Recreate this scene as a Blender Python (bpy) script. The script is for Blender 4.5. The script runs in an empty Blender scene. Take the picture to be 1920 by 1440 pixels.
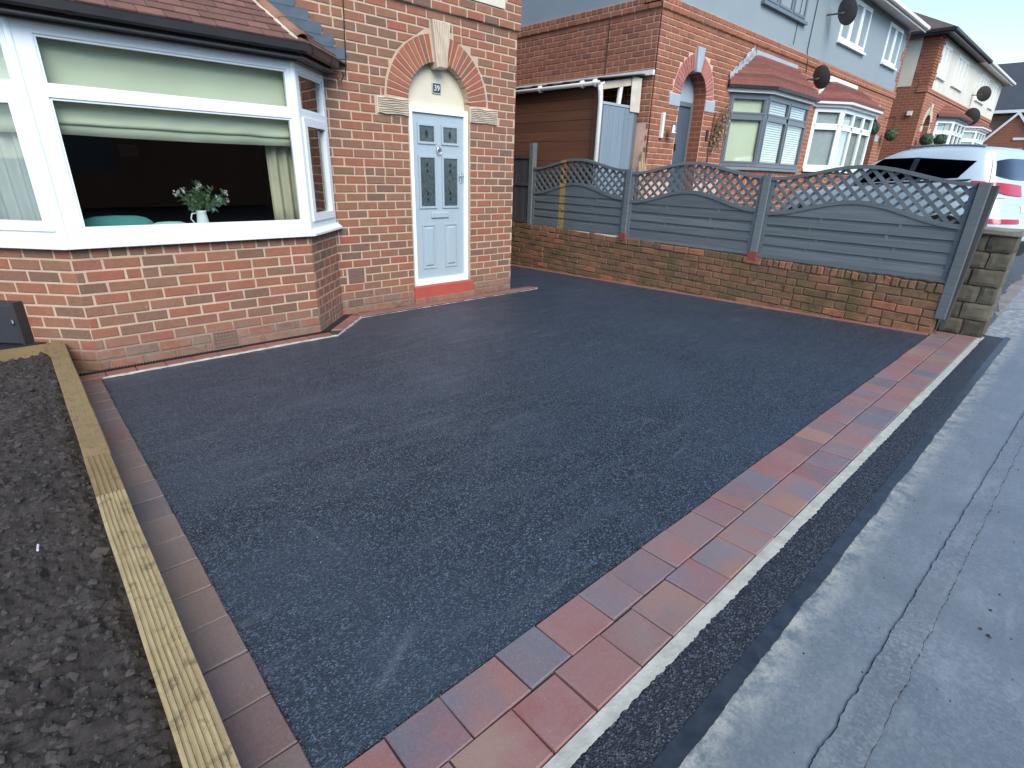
import bpy, math, random
from mathutils import Vector, Matrix, noise
random.seed(7)
sc = bpy.context.scene
R = math.radians

# ------------------------------------------------------------------ camera
YAW, PITCH, ROLL, FPX = .7534, .3816, .0312, 991.0
CAM = Vector((0, -5.554, 1.58))
_f = Vector((math.sin(YAW)*math.cos(PITCH), math.cos(YAW)*math.cos(PITCH), -math.sin(PITCH)))
_r = Vector((math.cos(YAW), -math.sin(YAW), 0))
_u = _r.cross(_f)
_r2 = _r*math.cos(ROLL)+_u*math.sin(ROLL)
_u2 = -_r*math.sin(ROLL)+_u*math.cos(ROLL)
cam_d = bpy.data.cameras.new('camera')
cam_d.sensor_width = 36
cam_d.lens = FPX/1920*36
cam_d.clip_start = .02
cam_d.clip_end = 1500
cam = bpy.data.objects.new('camera', cam_d)
sc.collection.objects.link(cam)
cam.matrix_world = Matrix(((_r2.x, _u2.x, -_f.x, CAM.x), (_r2.y, _u2.y, -_f.y, CAM.y), (_r2.z, _u2.z, -_f.z, CAM.z), (0, 0, 0, 1)))
sc.camera = cam

# ------------------------------------------------------------------ sky, sun, exposure
SUN_EL, SUN_AZ = 40, 203          # degrees; azimuth clockwise from +Y (behind the camera, to its left)
w = bpy.data.worlds.new('World')
sc.world = w
w.use_nodes = True
nt = w.node_tree
bg = nt.nodes['Background']
sky = nt.nodes.new('ShaderNodeTexSky')
sky.sky_type = 'NISHITA'
sky.sun_disc = False
sky.sun_elevation = R(SUN_EL)
sky.sun_rotation = R(SUN_AZ)
sky.air_density = .75
sky.dust_density = .15
sky.ozone_density = 1.0
nt.links.new(sky.outputs[0], bg.inputs[0])
bg.inputs[1].default_value = .13
sl = bpy.data.lights.new('sun', 'SUN')
sl.energy = 1.5
sl.angle = R(40)
sl.color = (1, .95, .88)
so = bpy.data.objects.new('sun', sl)
sc.collection.objects.link(so)
_d = Vector((math.sin(R(SUN_AZ))*math.cos(R(SUN_EL)), math.cos(R(SUN_AZ))*math.cos(R(SUN_EL)), math.sin(R(SUN_EL))))
so.rotation_euler = _d.to_track_quat('Z', 'Y').to_euler()
so.location = _d*30
sc.view_settings.view_transform = 'Standard'
sc.view_settings.look = 'None'
sc.view_settings.exposure = 1.52
sc.view_settings.gamma = 1
cy = sc.cycles
cy.max_bounces, cy.diffuse_bounces, cy.glossy_bounces, cy.transmission_bounces, cy.transparent_max_bounces = 5, 2, 2, 4, 8
cy.caustics_reflective = cy.caustics_refractive = False

# ------------------------------------------------------------------ node helpers
class N:
    def __init__(s, name, rough=.7, spec=.5):
        s.m = bpy.data.materials.new(name)
        s.m.use_nodes = True
        s.t = s.m.node_tree
        s.b = s.t.nodes['Principled BSDF']
        s.b.inputs['Roughness'].default_value = rough
        s.b.inputs['Specular IOR Level'].default_value = spec
        s._r = None

    def n(s, ty, **k):
        x = s.t.nodes.new('ShaderNode'+ty)
        for a, v in k.items():
            setattr(x, a, v)
        return x

    def l(s, a, b):
        s.t.links.new(a, b)

    def set(s, sock, v):
        if hasattr(v, 'is_linked') or hasattr(v, 'links'):
            s.l(v, sock)
        elif isinstance(v, tuple) and len(v) == 3 and sock.type == 'RGBA':
            sock.default_value = (*v, 1)
        else:
            sock.default_value = v

    def rnd(s):
        if s._r is None:
            oi = s.n('ObjectInfo')
            at = s.n('Attribute', attribute_name='rnd')
            s._r = s.math('FRACT', s.math('ADD', oi.outputs['Random'], at.outputs['Fac']))
        return s._r

    def math(s, op, a, b=None, c=None):
        x = s.n('Math', operation=op)
        s.set(x.inputs[0], a)
        if b is not None:
            s.set(x.inputs[1], b)
        if c is not None:
            s.set(x.inputs[2], c)
        return x.outputs[0]

    def pos(s):
        return s.n('NewGeometry').outputs['Position']

    def xyz(s, v):
        x = s.n('SeparateXYZ')
        s.l(v, x.inputs[0])
        return x.outputs

    def coord(s, off=0, scale=(1, 1, 1)):
        tc = s.n('TexCoord').outputs['Object']
        mp = s.n('Mapping')
        s.l(tc, mp.inputs[0])
        mp.inputs['Scale'].default_value = scale
        if off:
            c = s.n('CombineXYZ')
            q = s.math('MULTIPLY', s.rnd(), off)
            s.l(q, c.inputs[0])
            s.l(s.math('MULTIPLY', q, 1.7), c.inputs[1])
            s.l(s.math('MULTIPLY', q, -1.3), c.inputs[2])
            s.l(c.outputs[0], mp.inputs[1])
        return mp.outputs[0]

    def noise(s, co, scale, detail=4, rough=.55, dist=0):
        x = s.n('TexNoise')
        s.l(co, x.inputs['Vector'])
        x.inputs['Scale'].default_value = scale
        x.inputs['Detail'].default_value = detail
        x.inputs['Roughness'].default_value = rough
        x.inputs['Distortion'].default_value = dist
        return x.outputs['Fac']

    def voro(s, co, scale, feat='F1', out='Distance'):
        x = s.n('TexVoronoi', feature=feat)
        s.l(co, x.inputs['Vector'])
        x.inputs['Scale'].default_value = scale
        return x.outputs[out]

    def ramp(s, fac, stops, interp='LINEAR'):
        x = s.n('ValToRGB')
        x.color_ramp.interpolation = interp
        e = x.color_ramp.elements
        while len(e) < len(stops):
            e.new(.5)
        for i, (p, c) in enumerate(stops):
            e[i].position = p
            e[i].color = (*c, 1) if isinstance(c, tuple) else (c, c, c, 1)
        s.l(fac, x.inputs[0])
        return x.outputs[0]

    def mix(s, fac, a, b, mode='MIX'):
        x = s.n('Mix', data_type='RGBA', blend_type=mode)
        s.set(x.inputs[0], fac)
        s.set(x.inputs[6], a)
        s.set(x.inputs[7], b)
        return x.outputs[2]

    def step(s, v, lo, hi):
        x = s.n('MapRange')
        s.l(v, x.inputs[0])
        x.inputs[1].default_value = lo
        x.inputs[2].default_value = hi
        return x.outputs[0]

    def col(s, c):
        s.set(s.b.inputs['Base Color'], c)

    def bump(s, h, strength, dist=.01, prev=None):
        x = s.n('Bump')
        x.inputs['Strength'].default_value = strength
        x.inputs['Distance'].default_value = dist
        s.l(h, x.inputs['Height'])
        if prev is not None:
            s.l(prev, x.inputs['Normal'])
        s.l(x.outputs[0], s.b.inputs['Normal'])
        return x.outputs[0]


MAT = {}

def plain(name, c1, c2=None, rough=.6, scale=6, bump=.15, bscale=90, spec=.5, vary=.0, metal=0, stretch=(1, 1, 1), detail=4):
    """two-tone mottled surface with fine relief; vary = brightness spread between objects"""
    x = N(name, rough, spec)
    co = x.coord(40 if vary else 0, stretch)
    c2 = c2 or tuple(v*.82 for v in c1)
    f = x.step(x.noise(co, scale, detail), .3, .7)
    c = x.mix(f, c1, c2)
    if vary:
        g = x.n('MapRange')
        x.l(x.rnd(), g.inputs[0])
        g.inputs[3].default_value = 1-vary
        g.inputs[4].default_value = 1+vary
        cc = x.n('CombineXYZ')
        for i in range(3):
            x.l(g.outputs[0], cc.inputs[i])
        c = x.mix(1.0, c, cc.outputs[0], 'MULTIPLY')
    x.col(c)
    if bump:
        x.bump(x.noise(co, bscale, 5, .6), bump, .004)
    x.b.inputs['Metallic'].default_value = metal
    MAT[name] = x.m
    return x.m


def brick_mat(name, stops, dirt=None, moss=0, off=30, eff=0, grit=.35):
    x = N(name, .88, .25)
    co = x.coord(off)
    base = x.ramp(x.rnd(), stops)
    f = x.step(x.noise(co, 14, 5, .6, .4), .32, .72)
    c = x.mix(x.math('MULTIPLY', f, .6), base, x.mix(.65, base, (.11, .065, .045)))
    g = x.step(x.noise(co, 55, 5, .7), .35, .7)
    c = x.mix(x.math('MULTIPLY', g, .28), c, (.36, .2, .13))
    P = x.pos()
    if moss:
        mz = x.step(x.noise(P, 2.3, 5, .6), .45, .62)
        c = x.mix(x.math('MULTIPLY', mz, moss), c, (.10, .085, .035))
        lm = x.step(x.noise(P, 5, 7, .75), .60, .68)
        c = x.mix(x.math('MULTIPLY', lm, .5), c, (.34, .27, .18))
        ms = x.step(x.noise(P, 9, 6, .75), .54, .64)
        c = x.mix(x.math('MULTIPLY', ms, .75*moss), c, (.045, .038, .026))
    if eff:
        z = x.xyz(P)[2]
        zz = x.step(z, .30, .12)
        n2 = x.step(x.noise(P, 9, 6, .7), .42, .6)
        c = x.mix(x.math('MULTIPLY', x.math('MULTIPLY', zz, n2), eff), c, (.235, .18, .14))
        spk = x.step(x.noise(P, 38, 4, .7), .66, .72)
        c = x.mix(x.math('MULTIPLY', spk, .35), c, (.55, .46, .38))
    x.col(c)
    x.bump(x.noise(co, 70, 6, .7), grit, .006)
    MAT[name] = x.m
    return x.m


# bricks of the near house: reds, oranges, browns and burnt headers
brick_mat('brick', [(0, (.15, .092, .060)), (.16, (.21, .118, .072)), (.34, (.27, .122, .070)), (.5, (.32, .112, .062)), (.66, (.30, .138, .078)), (.8, (.22, .122, .074)), (.92, (.35, .102, .060)), (1, (.145, .10, .074))], eff=.8)
brick_mat('brick_nb', [(0, (.25, .085, .045)), (.35, (.34, .12, .06)), (.6, (.30, .10, .05)), (.8, (.38, .14, .07)), (1, (.20, .075, .045))])
brick_mat('brick_old', [(0, (.12, .08, .046)), (.3, (.20, .105, .056)), (.55, (.29, .13, .065)), (.75, (.18, .10, .056)), (.9, (.28, .135, .07)), (.96, (.44, .14, .068)), (1, (.27, .135, .075))], moss=.7, grit=.9)
brick_mat('voussoir', [(0, (.36, .10, .06)), (.5, (.32, .095, .058)), (.8, (.40, .14, .07)), (1, (.22, .1, .065))])
brick_mat('voussoir_pink', [(0, (.42, .14, .12)), (.5, (.48, .17, .14)), (1, (.38, .12, .11))])


def mortar_mat(name, c1, c2, dirt=0):
    x = N(name, .92, .2)
    P = x.pos()
    f = x.step(x.noise(P, 5, 6, .65), .3, .7)
    c = x.mix(f, c1, c2)
    g = x.step(x.noise(P, 60, 4, .7), .3, .7)
    c = x.mix(x.math('MULTIPLY', g, .25), c, tuple(v*.6 for v in c2))
    if dirt:
        zz = x.step(x.xyz(P)[2], .34, .10)
        c = x.mix(x.math('MULTIPLY', zz, dirt), c, (.17, .125, .095))
    x.col(c)
    x.bump(x.noise(P, 120, 5, .7), .5, .004)
    MAT[name] = x.m


mortar_mat('mortar', (.60, .455, .325), (.47, .345, .24), dirt=.85)
mortar_mat('mortar_nb', (.74, .50, .37), (.60, .38, .27))
mortar_mat('mortar_old', (.22, .15, .09), (.14, .09, .05))
plain('stone_cream', (.62, .53, .40), (.50, .42, .31), .9, 5, .5, 60)
plain('render_cream', (.64, .60, .45), (.60, .55, .41), .9, 3, .3, 150)
plain('render_white', (.66, .63, .52), (.56, .53, .43), .9, 1.5, .3, 60)
plain('door_grey', (.20, .26, .29), (.17, .22, .25), .8, 5, .3, 60, stretch=(4, 4, .4), vary=.08)
plain('render_grey', (.255, .305, .312), (.235, .285, .292), .85, 1.2, .25, 120)
plain('kerb_buff', (.24, .22, .19), (.17, .16, .14), .9, 6, .4, 60, vary=.1)
plain('stone_grey', (.36, .42, .45), (.32, .37, .40), .85, 4, .3, 60)
plain('upvc', (.84, .90, .875), (.81, .87, .845), .32, 4, .02, 40, .5)
plain('upvc_grey', (.13, .15, .16), (.115, .135, .145), .35, 4, .02, 40)
plain('white_paint', (.78, .77, .72), (.70, .68, .62), .5, 4, .1, 60)
plain('door_blue', (.37, .45, .475), (.355, .43, .455), .42, 3, .05, 130, stretch=(5, 5, .6))
plain('door_slate', (.07, .10, .125), (.06, .085, .11), .4, 3, .08, 130, stretch=(4, 4, .6))
plain('chrome', (.75, .75, .76), (.6, .6, .62), .22, 5, 0, 50, .5, metal=1)
plain('black_plastic', (.018, .018, .019), (.026, .025, .025), .42, 7, .1, 70)
plain('iron_black', (.012, .011, .012), (.025, .02, .018), .6, 20, .3, 90)
plain('lead', (.055, .085, .10), (.085, .115, .13), .55, 9, .25, 40)
plain('lead_bright', (.42, .44, .45), (.22, .24, .25), .45, 9, .7, 14)
plain('roof_tile', (.165, .075, .055), (.115, .06, .046), .8, 14, .3, 120, vary=.22)
plain('roof_tile_red', (.24, .08, .055), (.17, .06, .042), .8, 9, .3, 80, vary=.32)
plain('roof_brown', (.115, .075, .06), (.085, .058, .048), .85, 3, .3, 40)
plain('slate_dark', (.052, .056, .062), (.042, .046, .052), .7, 2, .2, 30)
plain('hip_clay', (.26, .14, .085), (.19, .10, .062), .85, 12, .3, 90, vary=.15)
plain('step_red', (.43, .075, .05), (.36, .07, .05), .75, 8, .3, 60)
plain('clay_vent', (.20, .115, .09), (.16, .09, .07), .8, 10, .2, 60)
plain('fence_paint', (.145, .166, .168), (.10, .12, .124), .72, 9, .5, 45, stretch=(1, .2, 5), vary=.14, detail=7)
plain('fence_dark', (.062, .064, .062), (.045, .045, .042), .8, 7, .35, 50, stretch=(3, 3, .3), vary=.12)
plain('timber_brown', (.17, .068, .034), (.12, .05, .025), .7, 6, .3, 40, stretch=(1, .2, 4), vary=.12)
plain('timber_pale', (.42, .30, .18), (.32, .22, .13), .8, 8, .3, 50)
plain('corrugated', (.62, .58, .49), (.48, .43, .34), .6, 6, .1, 40)
plain('moss_soft', (.06, .075, .03), None, .95, 9, .5, 60)
plain('post_shoe', (.30, .045, .04), (.22, .05, .045), .6, 20, .2, 60)
plain('blind', (.62, .64, .48), (.57, .59, .44), .9, 2, .1, 300)
plain('blind_slat', (.66, .70, .66), (.60, .64, .60), .6, 2, 0)
plain('curtain', (.46, .42, .30), (.36, .34, .25), .95, 4, .1, 200)
plain('net', (.40, .43, .42), (.34, .37, .37), .95, 5, .1, 200)
plain('interior', (.035, .03, .028), (.03, .026, .025), .9, 2, 0)
plain('cushion_teal', (.05, .22, .20), (.04, .18, .165), .95, 9, .2, 200)
plain('cushion_mint', (.30, .50, .42), (.26, .44, .37), .95, 9, .2, 200)
plain('ceramic', (.62, .66, .66), (.56, .60, .60), .3, 5, .02, 50)
plain('leaf', (.13, .22, .10), (.09, .16, .08), .6, 20, 0, 50, vary=.3)
plain('leaf_blue', (.28, .45, .46), (.18, .34, .35), .6, 20, 0, 50)
plain('petal', (.8, .68, .70), (.72, .55, .58), .7, 30, 0, 50)
plain('paper', (.5, .5, .56), None, .8, 3, 0)
plain('plate_slate', (.045, .05, .05), (.035, .04, .04), .5, 8, .1, 60)
plain('number_white', (.8, .8, .78), None, .5, 3, 0)
plain('concrete_pale', (.46, .46, .38), (.30, .30, .25), .92, 14, .9, 40, detail=8)
plain('joint_sand', (.055, .045, .038), (.035, .03, .026), .95, 40, .4, 90)
plain('meter_box', (.035, .036, .04), (.028, .028, .032), .5, 6, .1, 60)
plain('sandstone', (.135, .115, .075), (.065, .06, .042), .92, 7, .9, 30, vary=.28, detail=7)
plain('sandstone_cap', (.26, .24, .18), (.14, .13, .10), .92, 6, .7, 40, detail=7)
plain('car_paint', (.46, .56, .58), (.45, .55, .57), .2, 1, 0, 10, .6)
plain('car_black', (.012, .012, .013), None, .5, 5, 0)
plain('tyre', (.016, .016, .017), (.022, .022, .022), .85, 20, .2, 50)
plain('lamp_red', (.50, .015, .022), (.38, .01, .016), .12, 14, 0, 10, .6)
plain('lamp_clear', (.70, .70, .70), (.5, .5, .5), .15, 20, 0, 10, .6)
plain('dish_grey', (.075, .072, .066), (.06, .058, .054), .6, 6, .05, 60)
plain('basket_green', (.05, .10, .045), (.03, .07, .03), .8, 30, .4, 60)
plain('cable', (.012, .011, .011), None, .6, 5, 0)
plain('clothes_peg', (.7, .7, .7), None, .5, 5, 0)
plain('room_furniture', (.03, .028, .03), (.02, .02, .022), .8, 4, 0)
for nm_, c_ in (('car_paint', .5),):
    MAT[nm_].node_tree.nodes['Principled BSDF'].inputs['Coat Weight'].default_value = c_


def glass_mat(name, tint, refl=.06, dark=0):
    m = bpy.data.materials.new(name)
    m.use_nodes = True
    t = m.node_tree
    t.nodes.clear()
    o = t.nodes.new('ShaderNodeOutputMaterial')
    mx = t.nodes.new('ShaderNodeMixShader')
    fr = t.nodes.new('ShaderNodeFresnel')
    fr.inputs[0].default_value = 1.5
    ad = t.nodes.new('ShaderNodeMath')
    ad.operation = 'MULTIPLY_ADD'
    ad.inputs[1].default_value = 1.8
    ad.inputs[2].default_value = refl-.06
    t.links.new(fr.outputs[0], ad.inputs[0])
    tr = t.nodes.new('ShaderNodeBsdfTransparent')
    tr.inputs[0].default_value = (*tint, 1)
    gl = t.nodes.new('ShaderNodeBsdfGlossy')
    gl.inputs['Roughness'].default_value = .015
    gm = t.nodes.new('ShaderNodeNewGeometry')       # only the outer skin of each pane mirrors; the inner skin lets light through
    sb = t.nodes.new('ShaderNodeMath')
    sb.operation = 'SUBTRACT'
    sb.inputs[0].default_value = 1
    t.links.new(gm.outputs['Backfacing'], sb.inputs[1])
    ml = t.nodes.new('ShaderNodeMath')
    ml.operation = 'MULTIPLY'
    t.links.new(ad.outputs[0], ml.inputs[0])
    t.links.new(sb.outputs[0], ml.inputs[1])
    t.links.new(ml.outputs[0], mx.inputs[0])
    t.links.new(tr.outputs[0], mx.inputs[1])
    t.links.new(gl.outputs[0], mx.inputs[2])
    t.links.new(mx.outputs[0], o.inputs[0])
    MAT[name] = m


glass_mat('glass', (.95, .98, .96))
glass_mat('glass_car', (.10, .11, .12))
glass_mat('glass_rear', (.03, .04, .06))


# stained door glass: lead lines and dark diamonds
x = N('door_glass', .12, .6)
co = x.coord(0)
f = x.voro(co, 13, 'DISTANCE_TO_EDGE')
c = x.mix(x.step(f, .015, .035), (.035, .045, .045), (.062, .085, .086))
c = x.mix(x.step(x.noise(co, 30, 2), .5, .6), c, x.mix(.35, c, (.10, .13, .13)))
x.col(c)
x.bump(x.noise(co, 60, 3), .25, .004)
MAT['door_glass'] = x.m

# fresh tarmac: dark binder film with grey chip faces, roller marks and a dusting of fines
SCUFFS = [(.655, -3.44, .72, -3.86, .014, .30), (.60, -2.62, .675, -2.90, .010, .26), (.47, -4.49, .73, -4.33, .030, .42), (.55, -4.32, .70, -4.28, .02, .35), (1.3, -4.2, 1.66, -3.95, .016, .2), (2.2, -1.6, 3.6, -1.9, .03, .10), (3.1, -2.9, 4.6, -2.6, .03, .10)]
def tarmac_mat(name, dark, lightc, scale, marks=1, blue=0):
    x = N(name, .45, .55)
    P = x.pos()
    ce = x.voro(P, scale, 'F1', 'Color')
    chip = x.xyz(ce)[0]
    c = x.ramp(chip, [(0, tuple(v*.7 for v in dark)), (.55, tuple(v*1.4 for v in dark)), (.82, lightc), (1, tuple(min(1, v*2.2) for v in lightc))])
    fine = x.step(x.noise(P, 260, 3, .7), .35, .75)
    c = x.mix(x.math('MULTIPLY', fine, .45), c, tuple(v*.45 for v in dark))
    if marks:
        mp = x.n('Mapping')
        x.l(P, mp.inputs[0])
        mp.inputs['Rotation'].default_value = (0, 0, .35)
        mp.inputs['Scale'].default_value = (.55, 3.2, 1)
        st = x.step(x.noise(mp.outputs[0], 3.0, 5, .68, .3), .50, .70)
        c = x.mix(x.math('MULTIPLY', st, .40), c, (.060, .076, .096))
        pt = x.step(x.noise(P, 1.1, 5, .6, .8), .45, .7)
        c = x.mix(x.math('MULTIPLY', pt, .42), c, (.044, .066, .092))
        p3 = x.step(x.noise(P, .45, 3, .5, .5), .35, .65)
        c = x.mix(x.math('MULTIPLY', p3, .35), c, (.040, .061, .088))
        mp2 = x.n('Mapping')
        x.l(P, mp2.inputs[0])
        mp2.inputs['Rotation'].default_value = (0, 0, -.9)
        mp2.inputs['Scale'].default_value = (.8, 5, 1)
        s2 = x.step(x.noise(mp2.outputs[0], 2.2, 6, .7, .6), .58, .70)
        c = x.mix(x.math('MULTIPLY', s2, .40), c, (.105, .115, .12))
        s3 = x.step(x.noise(P, 7, 6, .75, .4), .62, .72)
        c = x.mix(x.math('MULTIPLY', s3, .30), c, (.10, .11, .115))
        X_, Y_, _z = x.xyz(P)
        nz = x.noise(P, 16, 6, .75, .4)
        for (ax, ay, bx, by, wd, am) in SCUFFS:
            L = math.hypot(bx-ax, by-ay)
            ux, uy = (bx-ax)/L, (by-ay)/L
            al = x.math('ADD', x.math('MULTIPLY', x.math('SUBTRACT', X_, ax), ux), x.math('MULTIPLY', x.math('SUBTRACT', Y_, ay), uy))
            ac = x.math('ABSOLUTE', x.math('SUBTRACT', x.math('MULTIPLY', x.math('SUBTRACT', X_, ax), uy), x.math('MULTIPLY', x.math('SUBTRACT', Y_, ay), ux)))
            en = x.math('MULTIPLY', x.step(al, -.02, .06), x.step(al, L+.02, L-.08))
            mk = x.math('MULTIPLY', en, x.step(x.math('ADD', ac, x.math('MULTIPLY', x.math('SUBTRACT', nz, .5), wd*3.2)), wd, wd*.15))
            mk = x.math('MULTIPLY', mk, x.step(nz, .36, .62))
            c = x.mix(x.math('MULTIPLY', mk, am), c, (.15, .175, .19))
        x.l(x.math('SUBTRACT', .46, x.math('MULTIPLY', x.math('ADD', pt, st), .10)), x.b.inputs['Roughness'])
    x.col(c)
    h = x.voro(P, scale, 'F1')
    n1 = x.bump(x.noise(P, 14, 4, .6), .12, .02)
    x.bump(h, .7, .005, n1)
    MAT[name] = x.m

tarmac_mat('tarmac', (.0058, .0105, .017), (.054, .078, .104), 175)
tarmac_mat('tarmac_strip', (.008, .010, .013), (.045, .05, .058), 170, marks=0)
tarmac_mat('tarmac_nb', (.05, .052, .055), (.10, .10, .10), 120, marks=0)


def pavement_mat(name, c1, c2, pale=True, chip=1):
    x = N(name, .42, .9)
    P = x.pos()
    f = x.step(x.noise(P, 1.6, 6, .6, .5), .35, .68)
    c = x.mix(f, c1, c2)
    ce = x.xyz(x.voro(P, 110, 'F1', 'Color'))[1]
    c = x.mix(x.math('MULTIPLY', x.step(ce, .55, 1), .22*chip), c, (.33, .34, .33))
    c = x.mix(x.math('MULTIPLY', x.step(ce, .35, 0), .25*chip), c, (.05, .055, .055))
    mp = x.n('Mapping')
    x.l(P, mp.inputs[0])
    mp.inputs['Scale'].default_value = (.7, 2.5, 1)
    st = x.step(x.noise(mp.outputs[0], 4, 7, .7, .4), .52, .7)
    c = x.mix(x.math('MULTIPLY', st, .35), c, (.32, .34, .33))
    big = x.step(x.noise(P, .9, 4, .55, .8), .40, .62)
    c = x.mix(x.math('MULTIPLY', big, .6), c, (.085, .105, .108))
    if pale:   # cement dust scuffed along the new joint
        y = x.xyz(P)[1]
        band = x.step(y, -5.31, -5.20)
        nn = x.step(x.noise(P, 13, 8, .78), .42, .62)
        c = x.mix(x.math('MULTIPLY', x.math('MULTIPLY', band, nn), .8), c, (.48, .46, .37))
    x.col(c)
    x.bump(x.noise(P, 110, 5, .75), .32, .005)
    MAT[name] = x.m

pavement_mat('pavement', (.11, .135, .145), (.17, .19, .19))
pavement_mat('pavement_patch', (.115, .13, .136), (.15, .165, .168), pale=False, chip=1.6)
plain('crack', (.02, .022, .02), (.04, .042, .036), .95, 20, .4, 60)
plain('sealant', (.012, .016, .021), (.03, .036, .043), .34, 18, .5, 22)


# tumbled-look multi-colour paving: each block blends red, buff and charcoal across its face
def paver_mat(name, stops_a, stops_b, glow=0):
    x = N(name, .52, .6)
    co = x.coord(23)
    P = x.pos()
    A = x.ramp(x.rnd(), stops_a)
    r2 = x.math('FRACT', x.math('MULTIPLY', x.rnd(), 7.31))
    B = x.ramp(r2, stops_b)
    f = x.step(x.noise(co, 4.5, 3, .5, .3), .36, .64)
    c = x.mix(x.math('MULTIPLY', f, .9), A, B)
    gr = x.step(x.noise(co, 240, 4, .8), .35, .7)
    c = x.mix(x.math('MULTIPLY', gr, .30), c, x.mix(.6, c, (.06, .05, .05)))
    sp = x.step(x.noise(co, 130, 3, .8), .66, .74)
    c = x.mix(x.math('MULTIPLY', sp, .6), c, (.6, .56, .54))
    c = x.mix(x.math('MULTIPLY', x.step(x.noise(co, 90, 4, .7), .4, .75), .3), c, (.27, .20, .18))
    c = x.mix(x.math('MULTIPLY', x.step(x.noise(P, 2.5, 5, .6), .35, .7), .18), c, (.30, .25, .25))
    x.col(c)
    x.bump(x.noise(co, 170, 6, .8), .45, .004)
    MAT[name] = x.m

paver_mat('paver', [(0, (.235, .075, .06)), (.22, (.29, .115, .085)), (.42, (.20, .12, .105)), (.62, (.26, .085, .075)), (.8, (.15, .115, .12)), (1, (.31, .15, .085))],
          [(0, (.085, .10, .12)), (.3, (.27, .13, .105)), (.5, (.14, .135, .15)), (.7, (.29, .17, .11)), (.85, (.10, .115, .135)), (1, (.15, .155, .17))])
paver_mat('paver_side', [(0, (.15, .075, .06)), (.3, (.18, .10, .075)), (.55, (.15, .105, .08)), (.8, (.11, .09, .088)), (1, (.20, .125, .08))],
          [(0, (.07, .068, .074)), (.4, (.16, .095, .075)), (.7, (.11, .09, .088)), (1, (.19, .13, .08))])
paver_mat('edging', [(0, (.27, .085, .055)), (.5, (.22, .085, .06)), (1, (.30, .11, .07))],
          [(0, (.19, .10, .075)), (.5, (.31, .09, .06)), (1, (.15, .08, .065))])

# soil
x = N('soil', .93, .25)
P = x.pos()
f = x.step(x.noise(P, 9, 7, .7), .3, .7)
c = x.mix(f, (.022, .018, .0155), (.062, .053, .046))
c = x.mix(x.math('MULTIPLY', x.step(x.noise(P, 70, 4, .7), .55, .7), .35), c, (.095, .088, .08))
x.col(c)
x.bump(x.noise(P, 90, 6, .75), .9, .01)
MAT['soil'] = x.m
plain('clod', (.034, .029, .026), (.058, .050, .044), .95, 25, .9, 60, vary=.18, detail=6)


# treated softwood, green-yellow tint, grain along world y, knots and soil smears
def timber_mat(name, c1, c2, c3, dirty):
    x = N(name, .72, .35)
    P = x.pos()
    mp = x.n('Mapping')
    x.l(P, mp.inputs[0])
    mp.inputs['Scale'].default_value = (1, .05, 1)
    g = x.step(x.noise(mp.outputs[0], 120, 4, .6, .3), .3, .7)
    c = x.mix(g, c1, c2)
    k = x.step(x.noise(P, 5, 4, .6), .45, .7)
    c = x.mix(x.math('MULTIPLY', k, .5), c, c3)
    d = x.step(x.noise(P, 16, 6, .7), .53, .64)
    c = x.mix(x.math('MULTIPLY', d, dirty), c, (.10, .075, .05))
    x.col(c)
    x.bump(g, .35, .003)
    MAT[name] = x.m

timber_mat('sleeper', (.26, .185, .085), (.20, .135, .06), (.16, .115, .055), .6)
timber_mat('sleeper_fresh', (.42, .335, .175), (.30, .225, .105), (.23, .17, .08), .6)

# fence panel paint with a yellow strip of reflected sunlight put into its colour (first panel only)
def sun_strip(name, y0, y1):
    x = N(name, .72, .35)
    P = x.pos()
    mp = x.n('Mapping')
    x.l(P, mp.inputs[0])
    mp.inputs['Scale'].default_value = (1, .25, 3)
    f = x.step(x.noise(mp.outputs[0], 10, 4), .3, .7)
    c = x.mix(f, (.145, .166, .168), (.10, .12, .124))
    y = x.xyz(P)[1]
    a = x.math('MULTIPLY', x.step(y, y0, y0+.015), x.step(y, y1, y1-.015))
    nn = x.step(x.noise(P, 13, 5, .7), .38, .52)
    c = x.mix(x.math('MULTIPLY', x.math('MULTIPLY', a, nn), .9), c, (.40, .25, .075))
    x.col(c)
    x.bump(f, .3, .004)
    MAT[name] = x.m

sun_strip('fence_paint_sun_strip', .66, .80)


# far brickwork, too small to pick apart
def far_brick(name, c1, c2, mort, axis='X'):
    x = N(name, .9, .2)
    P = x.pos()
    s = x.xyz(P)
    cc = x.n('CombineXYZ')
    x.l(s[0 if axis == 'X' else 1], cc.inputs[0])
    x.l(s[2], cc.inputs[1])
    b = x.n('TexBrick')
    x.l(cc.outputs[0], b.inputs['Vector'])
    b.inputs['Scale'].default_value = 1
    b.inputs['Brick Width'].default_value = .237
    b.inputs['Row Height'].default_value = .0873
    b.inputs['Mortar Size'].default_value = .007
    b.inputs['Color1'].default_value = (*c1, 1)
    b.inputs['Color2'].default_value = (*c2, 1)
    b.inputs['Mortar'].default_value = (*mort, 1)
    b.inputs['Mortar Smooth'].default_value = .2
    c = x.mix(x.math('MULTIPLY', x.step(x.noise(P, 3, 5), .35, .7), .35), b.outputs[0], (.2, .085, .05))
    x.col(c)
    x.bump(b.outputs['Fac'], -.4, .006)
    MAT[name] = x.m

far_brick('far_brick_x', (.36, .13, .065), (.27, .095, .055), (.50, .33, .23))
far_brick('far_brick_y', (.30, .10, .05), (.24, .08, .045), (.36, .22, .15), 'Y')
far_brick('far_brick_tan', (.30, .17, .10), (.24, .13, .08), (.38, .29, .2))


# ------------------------------------------------------------------ object helpers
COL = sc.collection

def tag(o, label=None, cat=None, group=None, kind=None):
    if label:
        o['label'] = label
    if cat:
        o['category'] = cat
    if group:
        o['group'] = group
    if kind:
        o['kind'] = kind
    return o


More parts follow.
